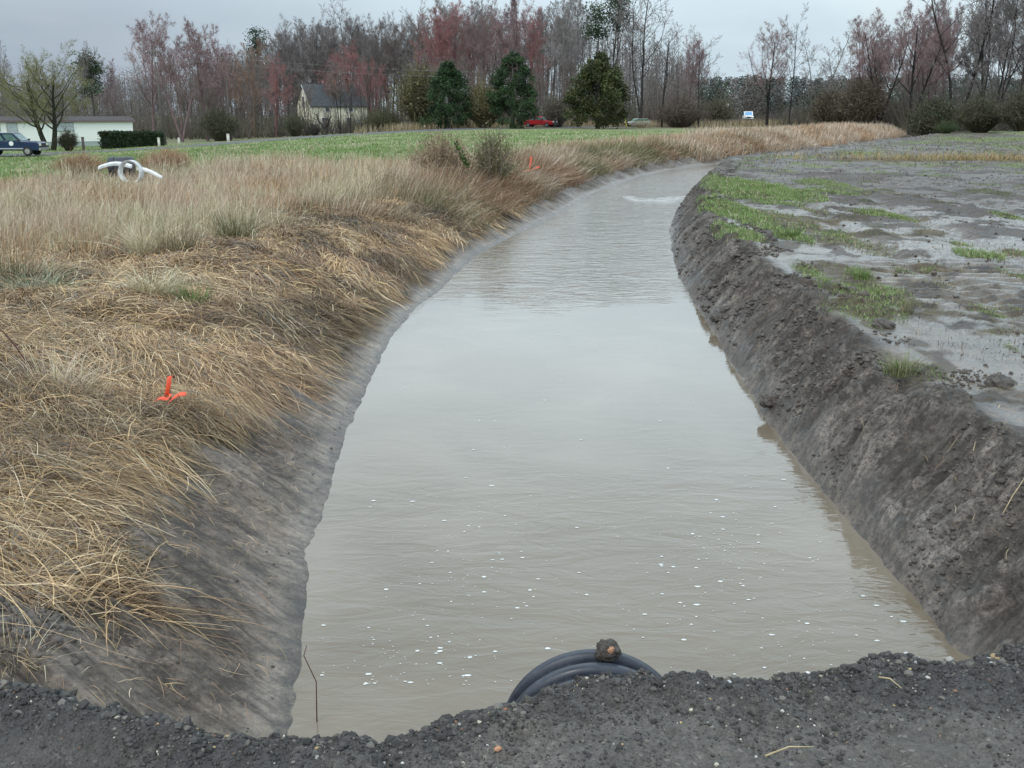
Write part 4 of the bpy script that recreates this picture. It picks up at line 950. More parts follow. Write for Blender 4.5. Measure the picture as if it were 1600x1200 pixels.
# crown and trunk of a tinted tree share the mesh data of their kind; the tint sits in the object colour
def tree(kind, px, Y, top, ws, tw, bd, label, group=None, bark=None, rz=None, cat='tree', dark=1.0):
    X, Y, z = place(px, Y); H = ztop(top, Y) - z; tr, cr, h0, bare = PROTO[kind]; s = H / h0
    NTREE[0] += 1; rz = (NTREE[0] * 2.399) % 6.283 if rz is None else rz
    root = empty('bare_tree', (X, Y, z - .05), rz); root.scale = (s * ws, s * ws, s); tag(root, label, cat, group)
    t = add('trunk', tr, root); c = add('crown', cr, root)
    for o in (t, c):
        sl = o.material_slots
    bk = bark or tuple(v * .62 for v in TW[tw]); t.color = (*bk, 1)
    # twig uses slot 0, buds slot 1: both tinted by the crown's colour mix
    key = (kind, tw, bd)
    if key not in TINT: TINT[key] = tinted(bare if bd == 'none' else cr, tw, bd)
    c.data = TINT[key]
    return root
TINT = {}; TMAT = {}
def tinted(cr, tw, bd):
    me = cr.copy(); me.materials.clear()
    for nm, colr in (('twig_' + tw, TW[tw]), ('bud_' + bd, BD[bd])):
        if nm not in TMAT: TMAT[nm] = plain(nm, colr, .8, .25, .5, spec=.2)
        me.materials.append(TMAT[nm])
    return me

# --- individually recognisable trees
tree('sprawl', 78, 106, 62, 1.05, 'green', 'lichen', 'wide spreading tree with mossy twin trunks and yellow-green twigs before the white home', bark=(.035, .034, .024), rz=.1)
tree('maple3', 285, 138, 18, 1.0, 'pinkg', 'pink', 'tall tree with a pale pink crown, just right of the tall utility pole', rz=.4)
tree('maple2', 242, 146, 20, .85, 'pinkg', 'pink', 'tall pink-topped tree directly behind the tall utility pole', rz=2.2)
tree('maple1', 325, 143, 26, .8, 'pinkg', 'pink', 'pink-topped tree between the tall utility pole and the short pole', rz=3.2)
tree('maple2', 182, 170, 84, .8, 'pinkg', 'pink', 'low rounded pink-budded tree above the right end of the long white home')
tree('maple3', 8, 150, 50, .8, 'grey', 'none', 'bare grey tree at the left edge behind the spreading mossy tree')
tree('forest2', 130, 165, 62, .9, 'grey', 'none', 'thin bare grey tree rising right behind the spreading mossy tree')
tree('maple1', 398, 158, 56, .85, 'oranget', 'orange', 'orange-budded tree left of the cream house')
tree('maple2', 432, 152, 80, .75, 'redt', 'red', 'brick-red budded tree just left of the cream house gable')
tree('maple2', 548, 172, 62, 1.15, 'redt', 'red', 'broad red-budded tree rising right behind the cream house roof', rz=1.0)
tree('maple3', 585, 168, 88, .85, 'redt', 'deep', 'dull red tree behind the right end of the cream house')
tree('maple3', 478, 155, 120, .6, 'brown', 'none', 'brown leafless tree hiding the left corner of the cream house gable')
tree('maple1', 548, 150, 118, .62, 'dark', 'none', 'dark bare tree with forked trunk in front of the cream house side wall', bark=(.03, .027, .024))
tree('maple3', 532, 151, 92, .75, 'brown', 'none', 'spreading brown bare tree screening the middle of the cream house roof', bark=(.05, .043, .038))
tree('open2', 566, 152, 104, .8, 'brown', 'none', 'thin bare tree screening the right end of the cream house wall', bark=(.05, .043, .038))
tree('clump', 468, 153, 128, .8, 'brown', 'none', 'leaning clump of thin bare stems at the left corner of the cream house')
tree('apple', 508, 147, 164, 1.2, 'brown', 'none', 'low crooked old tree with two spread limbs in front of the cream house', bark=(.055, .048, .042), rz=0)
tree('forest2', 578, 148, 96, .7, 'dark', 'none', 'dark bare tree with a twisting trunk right of the cream house', bark=(.03, .027, .024))
tree('open2', 498, 190, 2, .9, 'grey', 'none', 'tallest grey bare tree above the cream house roof', bark=(.06, .053, .05))
tree('open1', 546, 195, -10, .95, 'grey', 'none', 'tall forked grey tree reaching the top of the picture above the cream house')
tree('maple2', 458, 196, 22, .8, 'grey', 'tan', 'grey bushy-topped tree left of the tallest one above the cream house')
tree('maple3', 590, 196, 22, .75, 'grey', 'mauve', 'mauve-grey tree right of the tall forked tree above the cream house')
tree('maple1', 672, 185, 8, 1.0, 'redt', 'red', 'tall tree with a dull red crown above the leftmost dark cedar')
tree('maple2', 716, 190, -8, .95, 'redt', 'deep', 'dark crimson crowned tree between the two left cedars', rz=.6)
tree('maple3', 755, 186, -4, .8, 'pinkg', 'pink', 'tall pinkish tree above the tan bush between the cedars')
tree('maple2', 836, 185, 0, .9, 'redt', 'deep', 'crimson-topped tree behind the red car')
tree('forest1', 808, 178, -14, .8, 'pinkg', 'mauve', 'tall mauve tree behind the middle cedar')
tree('forest3', 866, 170, -20, .8, 'pale', 'pink', 'pale straight-trunked tall tree just right of the red car')
tree('forest1', 893, 175, -16, .75, 'pale', 'none', 'pale tall bare tree left of the right cedar')
tree('forest2', 952, 172, -22, .85, 'dark', 'none', 'dark crooked tall tree rising behind the right cedar', bark=(.035, .03, .028))
tree('open1', 998, 150, -40, 1.1, 'grey', 'none', 'tallest dark-trunked bare tree right of the right cedar, cut by the picture top', bark=(.04, .036, .034), rz=.3)
tree('open2', 982, 162, -12, .8, 'grey', 'none', 'bare tree standing close left of the tallest dark-trunked one')
tree('open1', 1034, 152, 32, 1.15, 'grey', 'none', 'bare tree with right-spreading limbs, right of the tallest dark-trunked one', bark=(.05, .044, .04), rz=2.0)
tree('slender', 1022, 158, 66, 1.2, 'grey', 'none', 'small thin bare tree between two larger ones near the pale parked car')
tree('slender', 1052, 160, 90, 1.4, 'brown', 'none', 'short thin bare tree left of the ivy-based trunk')
tree('maple3', 1076, 158, 52, .7, 'pinkg', 'tan', 'slim reddish bare tree left of the last tree before the open gap')
tree('open2', 1090, 150, 36, 1.15, 'grey', 'none', 'bare tree with thick dark base, last one before the open sky gap', bark=(.045, .04, .036), rz=4)
tree('maple2', 1198, 142, 24, .95, 'pinkg', 'mauve', 'mauve rounded bare tree just right of the distant white van', bark=(.025, .022, .02), rz=1.2)
tree('open2', 1233, 140, 2, .85, 'grey', 'none', 'straight narrow bare tree right of the mauve rounded one', bark=(.03, .026, .024), rz=.7)
tree('slender', 1262, 150, 62, 1.5, 'pale', 'none', 'pale slender bare tree left of the middle of the right gap')
tree('slender', 1284, 154, 46, 1.5, 'pale', 'none', 'tallest of the pale slender bare trees in the right gap')
tree('slender', 1312, 150, 70, 1.4, 'pale', 'none', 'pale slender bare tree nearest to the pink thicket on the right')
tree('maple3', 1374, 128, 12, 1.0, 'pinkg', 'pink', 'pink-budded tree at the left edge of the right-hand thicket', bark=(.035, .03, .028), rz=.2)
tree('clump', 1344, 136, 30, .8, 'pinkg', 'pink', 'leaning pink-budded tree cluster overhanging the right gap')
tree('maple1', 1420, 124, -2, .8, 'pinkg', 'deep', 'forked dark-based tree above the notch at the end of the ditch', bark=(.022, .02, .019), rz=3.0)
tree('maple3', 1440, 132, -8, .7, 'pinkg', 'pink', 'red-pink crowned tree behind the forked dark-based tree')
tree('slender', 1486, 122, -60, 1.5, 'grey', 'none', 'tall thin dark trunk, left of a close pair in the right thicket', bark=(.03, .027, .025), rz=.5)
tree('slender', 1497, 122, -70, 1.5, 'grey', 'none', 'tall thin dark trunk, right of a close pair in the right thicket', bark=(.03, .027, .025), rz=2.5)
tree('open1', 1530, 124, -40, 1.0, 'grey', 'mauve', 'crooked bare tree right of the close pair of thin trunks', bark=(.04, .035, .032))
tree('clump', 1556, 122, -30, .9, 'grey', 'mauve', 'multi-stemmed bare tree with purplish twigs near the right edge', bark=(.03, .027, .025))
tree('open1', 1592, 118, -70, 1.1, 'grey', 'mauve', 'dark leaning bare tree at the right edge of the picture', bark=(.03, .027, .025))

# --- the rest of the wood, in groups nothing tells apart
def wood(n, x0, x1, Y0, Y1, t0, t1, kinds, tws, bds, label, group, seed, ws=(.7, 1.0)):
    g = random.Random(seed)
    for i in range(n):
        px = x0 + (x1 - x0) * (i + g.uniform(.1, .9)) / n
        tree(g.choice(kinds), px, g.uniform(Y0, Y1), g.uniform(t0, t1) + (0 if i % 3 else 18), g.uniform(*ws), g.choice(tws), g.choice(bds), label, group)
FK = ['forest1', 'forest2', 'forest3', 'maple3', 'open1', 'open2']
wood(12, 330, 470, 185, 215, 46, 84, ['maple1', 'maple2', 'forest3', 'maple3'], ['grey', 'brown', 'pinkg'], ['none', 'tan', 'orange', 'mauve'], 'brown-grey bare tree in the wood left of the cream house', 'trees in the wood left of the cream house', 51)
wood(16, 445, 645, 200, 225, 14, 40, FK, ['grey', 'grey', 'brown'], ['none', 'mauve', 'tan'], 'grey bare tree in the dense wood behind the cream house', 'trees in the wood behind the cream house', 52)
wood(24, 625, 905, 195, 225, -14, 16, FK + ['maple1'], ['grey', 'pale', 'grey', 'brown'], ['none', 'none', 'tan', 'pink', 'deep'], 'grey-mauve bare tree in the dense wood behind the cedars', 'trees in the wood behind the cedars', 53)
wood(9, 640, 900, 165, 178, 60, 110, ['maple1', 'maple3', 'forest3'], ['grey', 'brown'], ['none', 'none', 'tan'], 'smaller bare tree at the front edge of the wood behind the cedars', 'smaller trees at the wood edge behind the cedars', 54)
wood(11, 905, 1100, 180, 215, 30, 100, ['open1', 'open2', 'slender', 'open2'], ['grey', 'pale', 'pinkg'], ['none', 'none', 'mauve', 'tan'], 'thin bare tree in the open wood right of the right cedar', 'trees in the open wood right of the right cedar', 55)
wood(7, 1335, 1480, 135, 165, 20, 70, ['clump', 'maple3', 'slender', 'maple1'], ['grey', 'pinkg', 'brown'], ['pink', 'mauve', 'none'], 'pinkish bare tree deep in the right-hand thicket', 'pinkish trees in the right-hand thicket', 56)
wood(10, 1470, 1650, 130, 165, -40, 20, ['slender', 'clump', 'forest2'], ['grey', 'grey', 'pale'], ['none', 'mauve'], 'thin grey tree behind the tall trunks at the far right', 'thin trees behind the trunks at the far right', 57)
wood(11, -60, 250, 175, 205, 112, 140, ['maple1', 'maple2', 'maple3'], ['grey', 'brown', 'green'], ['none', 'tan'], 'low grey-brown tree in the wood behind the long white home', 'trees in the wood behind the long white home', 58)
wood(8, 255, 440, 165, 182, 92, 130, ['maple1', 'maple3', 'clump'], ['brown', 'grey'], ['none', 'tan'], 'brown bare tree at the wood edge between the two poles', 'trees at the wood edge between the poles', 59)

# --- evergreens
def evergreen(kind, px, Y, top, wpx, label, seed, cols, name='cedar_tree', skirt=.02):
    X, Y, z = place(px, Y); H = ztop(top, Y) - z; Wd = wpx / FPX * Y / 2
    g = np.random.default_rng(600 + seed)
    root = empty(name, (X, Y, z)); tag(root, label, 'tree')
    MB().tube([(0, 0, -.1), (.05, 0, H * .4), (0, .05, H * .85)], [.28, .2, .06], 8).build('trunk', M['pole'], root, True)
    C = []; colr = []; S = []
    if kind == 'pine':
        for k in range(26):
            h = H * g.uniform(.72 if seed > 5 else .5, .98); a = g.uniform(0, 6.28); r = Wd * g.uniform(.1, 1) * (1.45 - h / H if seed > 5 else 1.25 - h / H); p = np.array([r * np.cos(a), r * np.sin(a), h])
            MB().tube([(0, 0, h - .2 * r - .3), tuple(p)], [.07, .03], 4).build('limb', M['pole'], root)
            m = 80 if seed > 5 else 130; C.append(p + g.normal(0, 1, (m, 3)) * np.array([.75, .75, .42])); colr.append(np.array(cols)[g.integers(0, len(cols), m)] * g.uniform(.6, 1.3)); S.append(g.uniform(.08, .2, m))
    else:
        nl = 165
        for k in range(nl):
            h = g.random() ** .85
            if kind == 'cone': rr = np.interp(h, [0, .12, .35, .7, 1], [.72, .98, 1.0, .66, .14])
            elif kind == 'column': rr = np.interp(h, [0, .15, .45, .75, .92, 1], [.65, .9, 1.0, .82, .46, .1])
            else: rr = np.interp(h, [0, .1, .3, .55, .8, 1], [.8, .98, 1.0, .86, .55, .16])
            a = g.uniform(0, 6.28); q = np.sqrt(g.uniform(.2, 1)) * g.uniform(.76, 1.16); p = np.array([Wd * rr * q * np.cos(a), Wd * rr * q * np.sin(a), H * (skirt + (1 - skirt) * h * .97)])
            m = 190; sg = np.array([.20, .20, .20]) * Wd / 2.6 * (1.1 if h < .8 else .6)
            C.append(p + g.normal(0, 1, (m, 3)) * sg); colr.append(np.array(cols)[g.integers(0, len(cols), m)] * g.uniform(.55, 1.35)); S.append(g.uniform(.045, .10, m) * Wd / 2.6)
    C = np.concatenate(C); C[:, 2] = np.maximum(C[:, 2], .05); V, F = quads(C, np.concatenate(S), seed)
    add('crown', mesh_np('crown', V, F, [M['leaf']], cols=np.repeat(np.concatenate(colr), 4, 0)), root)
CED = [(.028, .06, .022), (.038, .074, .026), (.02, .045, .02), (.05, .08, .026)]
CEDO = [(.06, .075, .026), (.075, .08, .026), (.04, .055, .02), (.09, .085, .03)]
PINE = [(.05, .085, .035), (.07, .10, .045), (.04, .065, .035)]
evergreen('round', 702, 140, 96, 74, 'leftmost dark green cedar, rounded, beside the tan bush', 1, CED)
evergreen('column', 801, 138, 80, 72, 'middle dark green cedar, tall and dense, left of the red car', 2, CED)
evergreen('cone', 934, 138, 84, 98, 'right-hand broad olive-green cedar with a bare trunk foot', 3, CEDO + CEDO + CED[1:2], skirt=.07)
evergreen('pine', 150, 168, 78, 60, 'green pine behind the spreading mossy tree', 4, PINE, 'pine_tree')
evergreen('pine', 410, 205, 44, 40, 'dark green pine top above the orange-budded tree', 5, [(.03, .055, .03), (.04, .065, .03)], 'pine_tree')
evergreen('pine', 932, 170, 4, 56, 'tall sparse green pine above the right cedar', 6, PINE, 'pine_tree')
evergreen('pine', 962, 176, -16, 50, 'second tall sparse pine, right of the first and above the right cedar', 7, PINE, 'pine_tree')

# --- bushes and hedge
def bush(px, Y, top, wpx, n, cols, label, seed, twig=True, name='bush'):
    X, Y, z = place(px, Y); H = ztop(top, Y) - z; Wd = wpx / FPX * Y / 2; g = np.random.default_rng(700 + seed)
    root = empty(name, (X, Y, z)); tag(root, label, 'bush')
    segs = []; tips = []
    for k in range(n):
        a = g.uniform(0, 6.28); q = np.sqrt(g.random()); hh = H * (1 - .55 * q ** 2) * g.uniform(.7, 1.03)
        p = np.array([Wd * .25 * q * np.cos(a), Wd * .25 * q * np.sin(a), 0]); e = np.array([Wd * q * np.cos(a), Wd * q * np.sin(a), hh]); mid = (p + e) / 2 + np.array([0, 0, .12 * H]) * g.uniform(0, 1)
        r = .03 * H / 3
        segs += [(*p, r, *mid, r * .7), (*mid, r * .7, *e, r * .3)]
        for t in range(5):
            s = mid + (e - mid) * g.random(); d = g.normal(0, 1, 3) * .16 * H + np.array([0, 0, .1 * H]); segs.append((*s, r * .45, *(s + d), r * .2)); tips.append(s + d * g.random())
    V, F = prisms(segs, 3); c = np.array(cols)
    add('stems', mesh_np('stems', V, F, [M['leaf']], cols=np.repeat(c[g.integers(0, len(c), len(segs))] * g.uniform(.6, 1.3, (len(segs), 1)), 6, 0)), root)
    T = np.array(tips); T = np.concatenate([T + g.normal(0, .06 * H, T.shape) for _ in range(3 if twig else 9)]); T[:, 2] = np.abs(T[:, 2])
    V, F = quads(T, g.uniform(.02, .05, len(T)) * H / 2.2, seed)
    add('foliage', mesh_np('foliage', V, F, [M['leaf']], cols=np.repeat(c[g.integers(0, len(c), len(T))] * g.uniform(.6, 1.4, (len(T), 1)), 4, 0)), root)
bush(757, 142, 134, 66, 420, [(.17, .155, .075), (.22, .19, .095), (.14, .125, .065)], 'rounded tan bush between the left and middle cedars', 1)
bush(658, 146, 104, 60, 340, [(.13, .115, .06), (.17, .15, .07), (.10, .09, .06)], 'tall brown-olive bush left of the leftmost cedar', 2)
bush(108, 103, 203, 30, 160, [(.035, .04, .022), (.05, .055, .026), (.06, .045, .03)], 'dark rounded bush beside the mossy trunks, in front of the long white home', 3, False)
bush(462, 150, 176, 40, 120, [(.10, .09, .06), (.08, .09, .045)], 'low scrubby bush left of the cream house', 4)
bush(600, 148, 168, 70, 240, [(.10, .10, .055), (.075, .09, .04), (.13, .11, .07)], 'low brushy bush right of the cream house', 5)
bush(492, 144, 192, 26, 90, [(.045, .04, .035), (.06, .05, .04)], 'dark low bush under the crooked old tree', 6, False)
bush(870, 150, 148, 50, 200, [(.12, .105, .085), (.15, .13, .10)], 'grey brush behind the red car', 7)
bush(1004, 146, 186, 52, 120, [(.34, .27, .17), (.28, .22, .13), (.4, .33, .22)], 'low tan weeds in front of the small pale car', 21)
bush(1062, 150, 150, 90, 260, [(.12, .095, .08), (.14, .10, .085), (.10, .09, .06)], 'reddish brush at the foot of the trees left of the open gap', 8)
bush(1120, 168, 150, 60, 160, [(.11, .10, .06), (.13, .11, .07)], 'low brown-green brush below the small white roadside sign', 9)
bush(1300, 136, 138, 76, 260, [(.11, .085, .065), (.13, .10, .07), (.09, .085, .05)], 'brown brush under the pale slender trees in the right gap', 10)
bush(1345, 128, 122, 70, 280, [(.12, .09, .07), (.10, .08, .055)], 'tall brown brush at the left foot of the right-hand thicket', 11)
bush(1455, 116, 152, 72, 330, [(.075, .075, .045), (.06, .075, .035), (.10, .085, .06)], 'dark greenish brush filling the notch at the end of the ditch', 12)
bush(1478, 106, 188, 40, 160, [(.05, .085, .03), (.06, .07, .03)], 'small green bush low in the ditch notch', 13, False)
bush(1530, 112, 150, 80, 300, [(.08, .075, .05), (.10, .085, .05), (.07, .08, .04)], 'olive-brown brush below the close pair of thin trunks', 14)
bush(1596, 108, 140, 70, 280, [(.09, .085, .05), (.08, .07, .05)], 'brown brush at the right edge of the picture', 15)
bush(128, 33, 238, 92, 260, [(.36, .23, .14), (.42, .29, .18), (.28, .17, .10)], 'reddish-brown twiggy weed clump left of the white strips', 19)
bush(262, 34, 232, 96, 280, [(.38, .23, .14), (.44, .29, .19), (.30, .18, .11)], 'reddish-brown twiggy weed clump right of the white pipe ring', 20)
bush(345, 140, 168, 60, 200, [(.07, .075, .04), (.09, .08, .05)], 'dark green scrub between the tall pole and the short pole', 16)
bush(770, 27.5, 208, 70, 90, [(.14, .15, .07), (.22, .17, .11), (.17, .13, .09)], 'tall weedy brush standing on the left bank where the ditch narrows', 17)
bush(690, 29, 208, 120, 150, [(.30, .21, .14), (.34, .26, .18), (.25, .18, .11)], 'reddish dry weed clump left of the green shoots on the bank', 18)
def shoots():
    root_p = unpg(745, 300); z = gz(*root_p); root = empty('green_shoot_plant', (root_p[0], root_p[1], z)); tag(root, 'leafy green shoot leaning left out of the dry weeds on the bank', 'plant')
    g = np.random.default_rng(5)
    k = root_p[1] / FPX
    pts = [np.array([0, 0, 0]), np.array([-14 * k, 0, 38 * k]), np.array([-32 * k, 0, 74 * k])]
    MB().tube([tuple(p) for p in pts], [.012, .01, .005], 5).build('stem', M['brownpost'], root)
    C = np.concatenate([pts[1] + (pts[2] - pts[1]) * g.random((90, 1)) + g.normal(0, .04, (90, 3)), pts[0] + (pts[1] - pts[0]) * g.random((40, 1)) + g.normal(0, .05, (40, 3))])
    V, F = quads(C, g.uniform(.03, .06, len(C)), 8); add('leaves', mesh_np('leaves', V, F, [M['leaf']], cols=np.repeat(np.array([(.06, .10, .025)]) * g.uniform(.6, 1.5, (len(C), 1)), 4, 0)), root)
    for dx, h in ((28, 84), (58, 78)):
        b = MB().tube([(dx * k * .5, .1, 0), (dx * k * .7, .1, h * k * .6), (dx * k, .1, h * k)], [.01, .008, .004], 5).build('stem', M['brownpost'], root)
shoots()
def hedge():
    X0, Y0, z0 = place(164, 112); X1, Y1, z1 = place(247, 119); g = np.random.default_rng(9)
    L = math.hypot(X1 - X0, Y1 - Y0); H = ztop(207, 114) - z0; n = 9000
    root = empty('clipped_hedge', ((X0 + X1) / 2, (Y0 + Y1) / 2, min(z0, z1)), math.atan2(Y1 - Y0, X1 - X0)); tag(root, 'dark green clipped box hedge at the right end of the long white home', 'hedge')
    f = g.integers(0, 3, n); P_ = np.stack([g.uniform(-L / 2, L / 2, n), g.uniform(-.8, .8, n), g.uniform(.05, H, n)], 1)
    P_[f == 0, 1] = -.8; P_[f == 1, 2] = H * g.uniform(.95, 1, (f == 1).sum()); k = g.random(n) < .12; P_[k, 0] = np.sign(P_[k, 0]) * L / 2
    P_ += g.normal(0, .07, P_.shape); P_[:, 2] += .10 * vn(P_[:, 0] * .9, P_[:, 1] * 0, 3) * (P_[:, 2] > H * .7)
    V, F = quads(P_, g.uniform(.05, .12, n), 10); add('foliage', mesh_np('foliage', V, F, [M['leaf']], cols=np.repeat(np.array([(.030, .05, .018), (.04, .062, .022), (.022, .035, .016)])[g.integers(0, 3, n)] * g.uniform(.6, 1.3, (n, 1)), 4, 0)), root)
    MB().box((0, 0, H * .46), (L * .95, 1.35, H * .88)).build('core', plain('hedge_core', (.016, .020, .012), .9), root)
hedge()

def undergrowth():
    g = np.random.default_rng(31); n = 5200
    px = g.uniform(-60, 1640, n); lim = np.interp(px, [0, 250, 420, 600, 800, 1050, 1110, 1200, 1300, 1420, 1640], [175, 152, 152, 152, 156, 158, 185, 150, 140, 122, 114])
    Y = lim + g.uniform(0, 38, n); H = g.gamma(3, .75, n) * np.interp(px, [0, 250, 1050, 1110, 1180, 1300, 1640], [1, 1.0, 1.0, .35, .5, 1.0, 1.35])
    X = (px - 800) / FPX * Y; z = macro(X, Y); segs = []; col = []
    pal = np.array([(.115, .10, .085), (.09, .08, .065), (.13, .105, .085), (.085, .085, .05), (.10, .075, .065)])
    for i in range(n):
        c = pal[g.integers(0, 5)] * g.uniform(.7, 1.3)
        for k in range(8):
            d = g.normal(0, .26, 2) * H[i]; h = H[i] * g.uniform(.5, 1.1); p = np.array([X[i], Y[i], z[i] - .1]); e = p + np.array([d[0], d[1], h])
            segs.append((*p, .03, *e, .012)); col.append(c)
            s = p + (e - p) * g.uniform(.4, .9); segs.append((*s, .016, *(s + g.normal(0, .22, 3) * H[i] * .8), .008)); col.append(c)
    V, F = prisms(segs, 3); o = add('undergrowth', mesh_np('undergrowth', V, F, [M['leaf']], cols=np.repeat(np.array(col), 6, 0))); tag(o, 'tangled brown undergrowth along the foot of the wood', 'undergrowth', kind='stuff')
    # distant bare wood seen between the nearer trunks
    n = 900; px = g.uniform(-120, 1075, n); Y = g.uniform(222, 275, n); X = (px - 800) / FPX * Y; z = macro(X, np.minimum(Y, 260)); segs = []; col = []; Q = []; qc = []
    top = np.interp(px, [-120, 200, 330, 460, 900, 1075], [128, 126, 96, 70, 50, 100]) + g.normal(0, 14, n); pal = np.array([(.19, .165, .155), (.17, .145, .13), (.21, .175, .17), (.15, .14, .115)])
    for i in range(n):
        H = max(3., ztop(top[i], Y[i]) - z[i]); c = pal[g.integers(0, 4)] * g.uniform(.75, 1.2); p = np.array([X[i], Y[i], z[i]]); t = p + np.array([g.normal(0, .8), 0, H])
        segs.append((*p, .13, *t, .03)); col.append(c * .7)
        for q in range(20):
            f = g.uniform(.12, .95); a = p + (t - p) * f; e = a + np.array([g.normal(0, 1.9), g.normal(0, 1.2), abs(g.normal(.9, .9))]) * (1.15 - .5 * f); segs.append((*a, .05, *e, .02)); col.append(c)
            Q.append(a + (e - a) * g.uniform(.4, 1.1, (5, 1)) + g.normal(0, .4, (5, 3))); qc.append(np.repeat(c[None], 5, 0))
    V, F = prisms(segs, 3); Q = np.concatenate(Q); V2, F2 = quads(Q, g.uniform(.05, .16, len(Q)), 35)
    o = add('distant_wood', mesh_np('distant_wood', np.concatenate([V, V2]), [F, F2 + len(V)], [M['leaf']], cols=np.concatenate([np.repeat(np.array(col), 6, 0), np.repeat(np.concatenate(qc), 4, 0)]))); tag(o, 'hazy mass of bare trees filling the gaps far behind the nearer trunks', 'wood', kind='stuff')
    # distant pine wood
    n = 640; px = g.uniform(1000, 1900, n); Y = g.uniform(330, 400, n); X = (px - 800) / FPX * Y; z = macro(X, np.minimum(Y, 300)); C = []; cc = []; S = []
    top = 117 + 4 * vn(px * .02, px * 0, 3) + g.uniform(0, 11, n)
    pal = np.array([(.06, .08, .062), (.075, .095, .07), (.07, .085, .078), (.13, .11, .095), (.15, .12, .11)])  # pine tones lightened and greyed, some distance haze put into the colour
    for i in range(n):
        H = (ztop(top[i], Y[i]) - z[i]) * (1.0 if i % 3 else g.uniform(.4, .8)); m = 520; h = g.uniform(.0, 1, m) ** .9; r = 2.6 * np.interp(h, [0, .3, .7, 1], [1.1, 1, .85, .25]); a = g.uniform(0, 6.28, m); q = np.sqrt(g.random(m))
        C.append(np.stack([X[i] + r * q * np.cos(a), Y[i] + r * q * np.sin(a), z[i] + H * h], 1)); cc.append(np.repeat(pal[g.integers(0, 5)][None] * g.uniform(.7, 1.25), m, 0)); S.append(g.uniform(.14, .32, m))
    V, F = quads(np.concatenate(C), np.concatenate(S), 33); o = add('far_pine_wood', mesh_np('far_pine_wood', V, F, [M['leaf']], cols=np.repeat(np.concatenate(cc), 4, 0))); tag(o, 'dark distant pine wood closing the horizon', 'pine wood', kind='stuff')
undergrowth()

# ------------------------------------------------------------------ far road
def far_road():
    pts = [(-120, 78), (-80, 85), (-44, 91.5), (-22, 116), (4, 147), (40, 170), (130, 200)]
    P_ = np.array(pts, float); t = np.linspace(0, len(pts) - 1, 160); c = np.stack([np.interp(t, range(len(pts)), P_[:, i]) for i in (0, 1)], 1)
    ker = np.ones(15) / 15; c = np.stack([np.convolve(np.pad(c[:, i], 7, 'edge'), ker, 'valid') for i in (0, 1)], 1)
    d = np.gradient(c, axis=0); d /= np.linalg.norm(d, axis=1, keepdims=True); nrm = np.stack([-d[:, 1], d[:, 0]], 1)
    offs = [-3.1, -2.9, 2.9, 3.1]; hh = [-.3, .05, .05, -.3]
    V = []
    for o_, h in zip(offs, hh):
        q = c + nrm * o_; V.append(np.stack([q[:, 0], q[:, 1], macro(c[:, 0], c[:, 1]) + h], 1))
    V = np.stack(V, 1).reshape(-1, 3); i = np.arange(160 * 4).reshape(160, 4)
    F = np.stack([i[:-1, :-1], i[:-1, 1:], i[1:, 1:], i[1:, :-1]], -1).reshape(-1, 4)
    o = add('far_road', mesh_np('far_road', V, F, [M['asphalt']])); tag(o, 'grey paved road passing the homes beyond the green field', 'road', kind='structure')
far_road()

# ------------------------------------------------------------------ long white home
def long_home():
    X1, Y1, z1 = place(210, 124); X0, Y0, z0 = place(-60, 114)
    a = math.atan2(Y1 - Y0, X1 - X0); L = math.hypot(X1 - X0, Y1 - Y0); zb = min(z0, z1) + .05
    root = empty('long_home', (X1, Y1, zb), a); tag(root, 'long low white mobile home with a brown roof and maroon eaves', 'home')
    W = 4.2; Hs = .5; Hw = 2.3
    MB().box((-L / 2, W / 2, Hs / 2), (L - .1, W - .1, Hs)).build('skirting', M['skirt'], root)
    b = MB().box((-L / 2, W / 2, Hs + Hw / 2), (L, W, Hw))
    b.build('wall', sid, root)
    zt = Hs + Hw
    MB().poly([(-L - .3, -.25, zt), (.3, -.25, zt), (.3, W / 2, zt + .5), (-L - .3, W / 2, zt + .5), (.3, W + .25, zt), (-L - .3, W + .25, zt), (-L - .3, -.25, zt - .06), (.3, -.25, zt - .06), (.3, W + .25, zt - .06), (-L - .3, W + .25, zt - .06)],
              [[0, 1, 2, 3], [3, 2, 4, 5], [6, 7, 1, 0], [7, 8, 4, 2, 1], [9, 6, 0, 3, 5], [8, 9, 5, 4], [9, 8, 7, 6]]).build('roof', M['roofd'], root)
    MB().box((-L / 2, -.29, zt - .02), (L + .6, .05, .22)).build('eave_trim', M['trimp'], root)
    def win(cx, w, h, zc):
        f = MB().box((cx, -.03, zc), (w + .16, .07, h + .16)).build('window', M['frame'], root)
        MB().box((cx, -.075, zc + h * .25 + .01), (w, .03, h / 2 - .04)).box((cx, -.075, zc - h * .25 - .01), (w, .03, h / 2 - .04)).build('pane', plain('curtained_pane', (.42, .46, .48), .2, .15), f)
    s = Y1 / FPX
    for px, w, h, zc in ((120, .75, .9, 2.15), (108, .9, .9, 2.15), (19, 1.2, .9, 2.25), (43, .95, 1.75, 1.75)): win((px - 210) * s * 1.0, w, h, zc)
    MB().box(((168 - 210) * s, -.06, 2.75), (.7, .12, .18)).build('vent_hood', M['trimp'], root)
sid = None
def siding():
    m, nt, b = newmat('horizontal_siding'); k = NT(nt)
    sep = k.n('ShaderNodeSeparateXYZ'); k.l(k.pos(), sep.inputs[0]); st = k.math('FRACT', k.math('MULTIPLY', sep.outputs['Z'], 5.0))
    c = k.ramp(st, [(0, (.68, .69, .62)), (.12, (.86, .86, .82)), (1, (.88, .88, .84))]); k.l(c, b.inputs['Base Color']); k.l(k.bump(st, .4, .02), b.inputs['Normal']); b.inputs['Roughness'].default_value = .5; return m
sid = siding(); long_home()

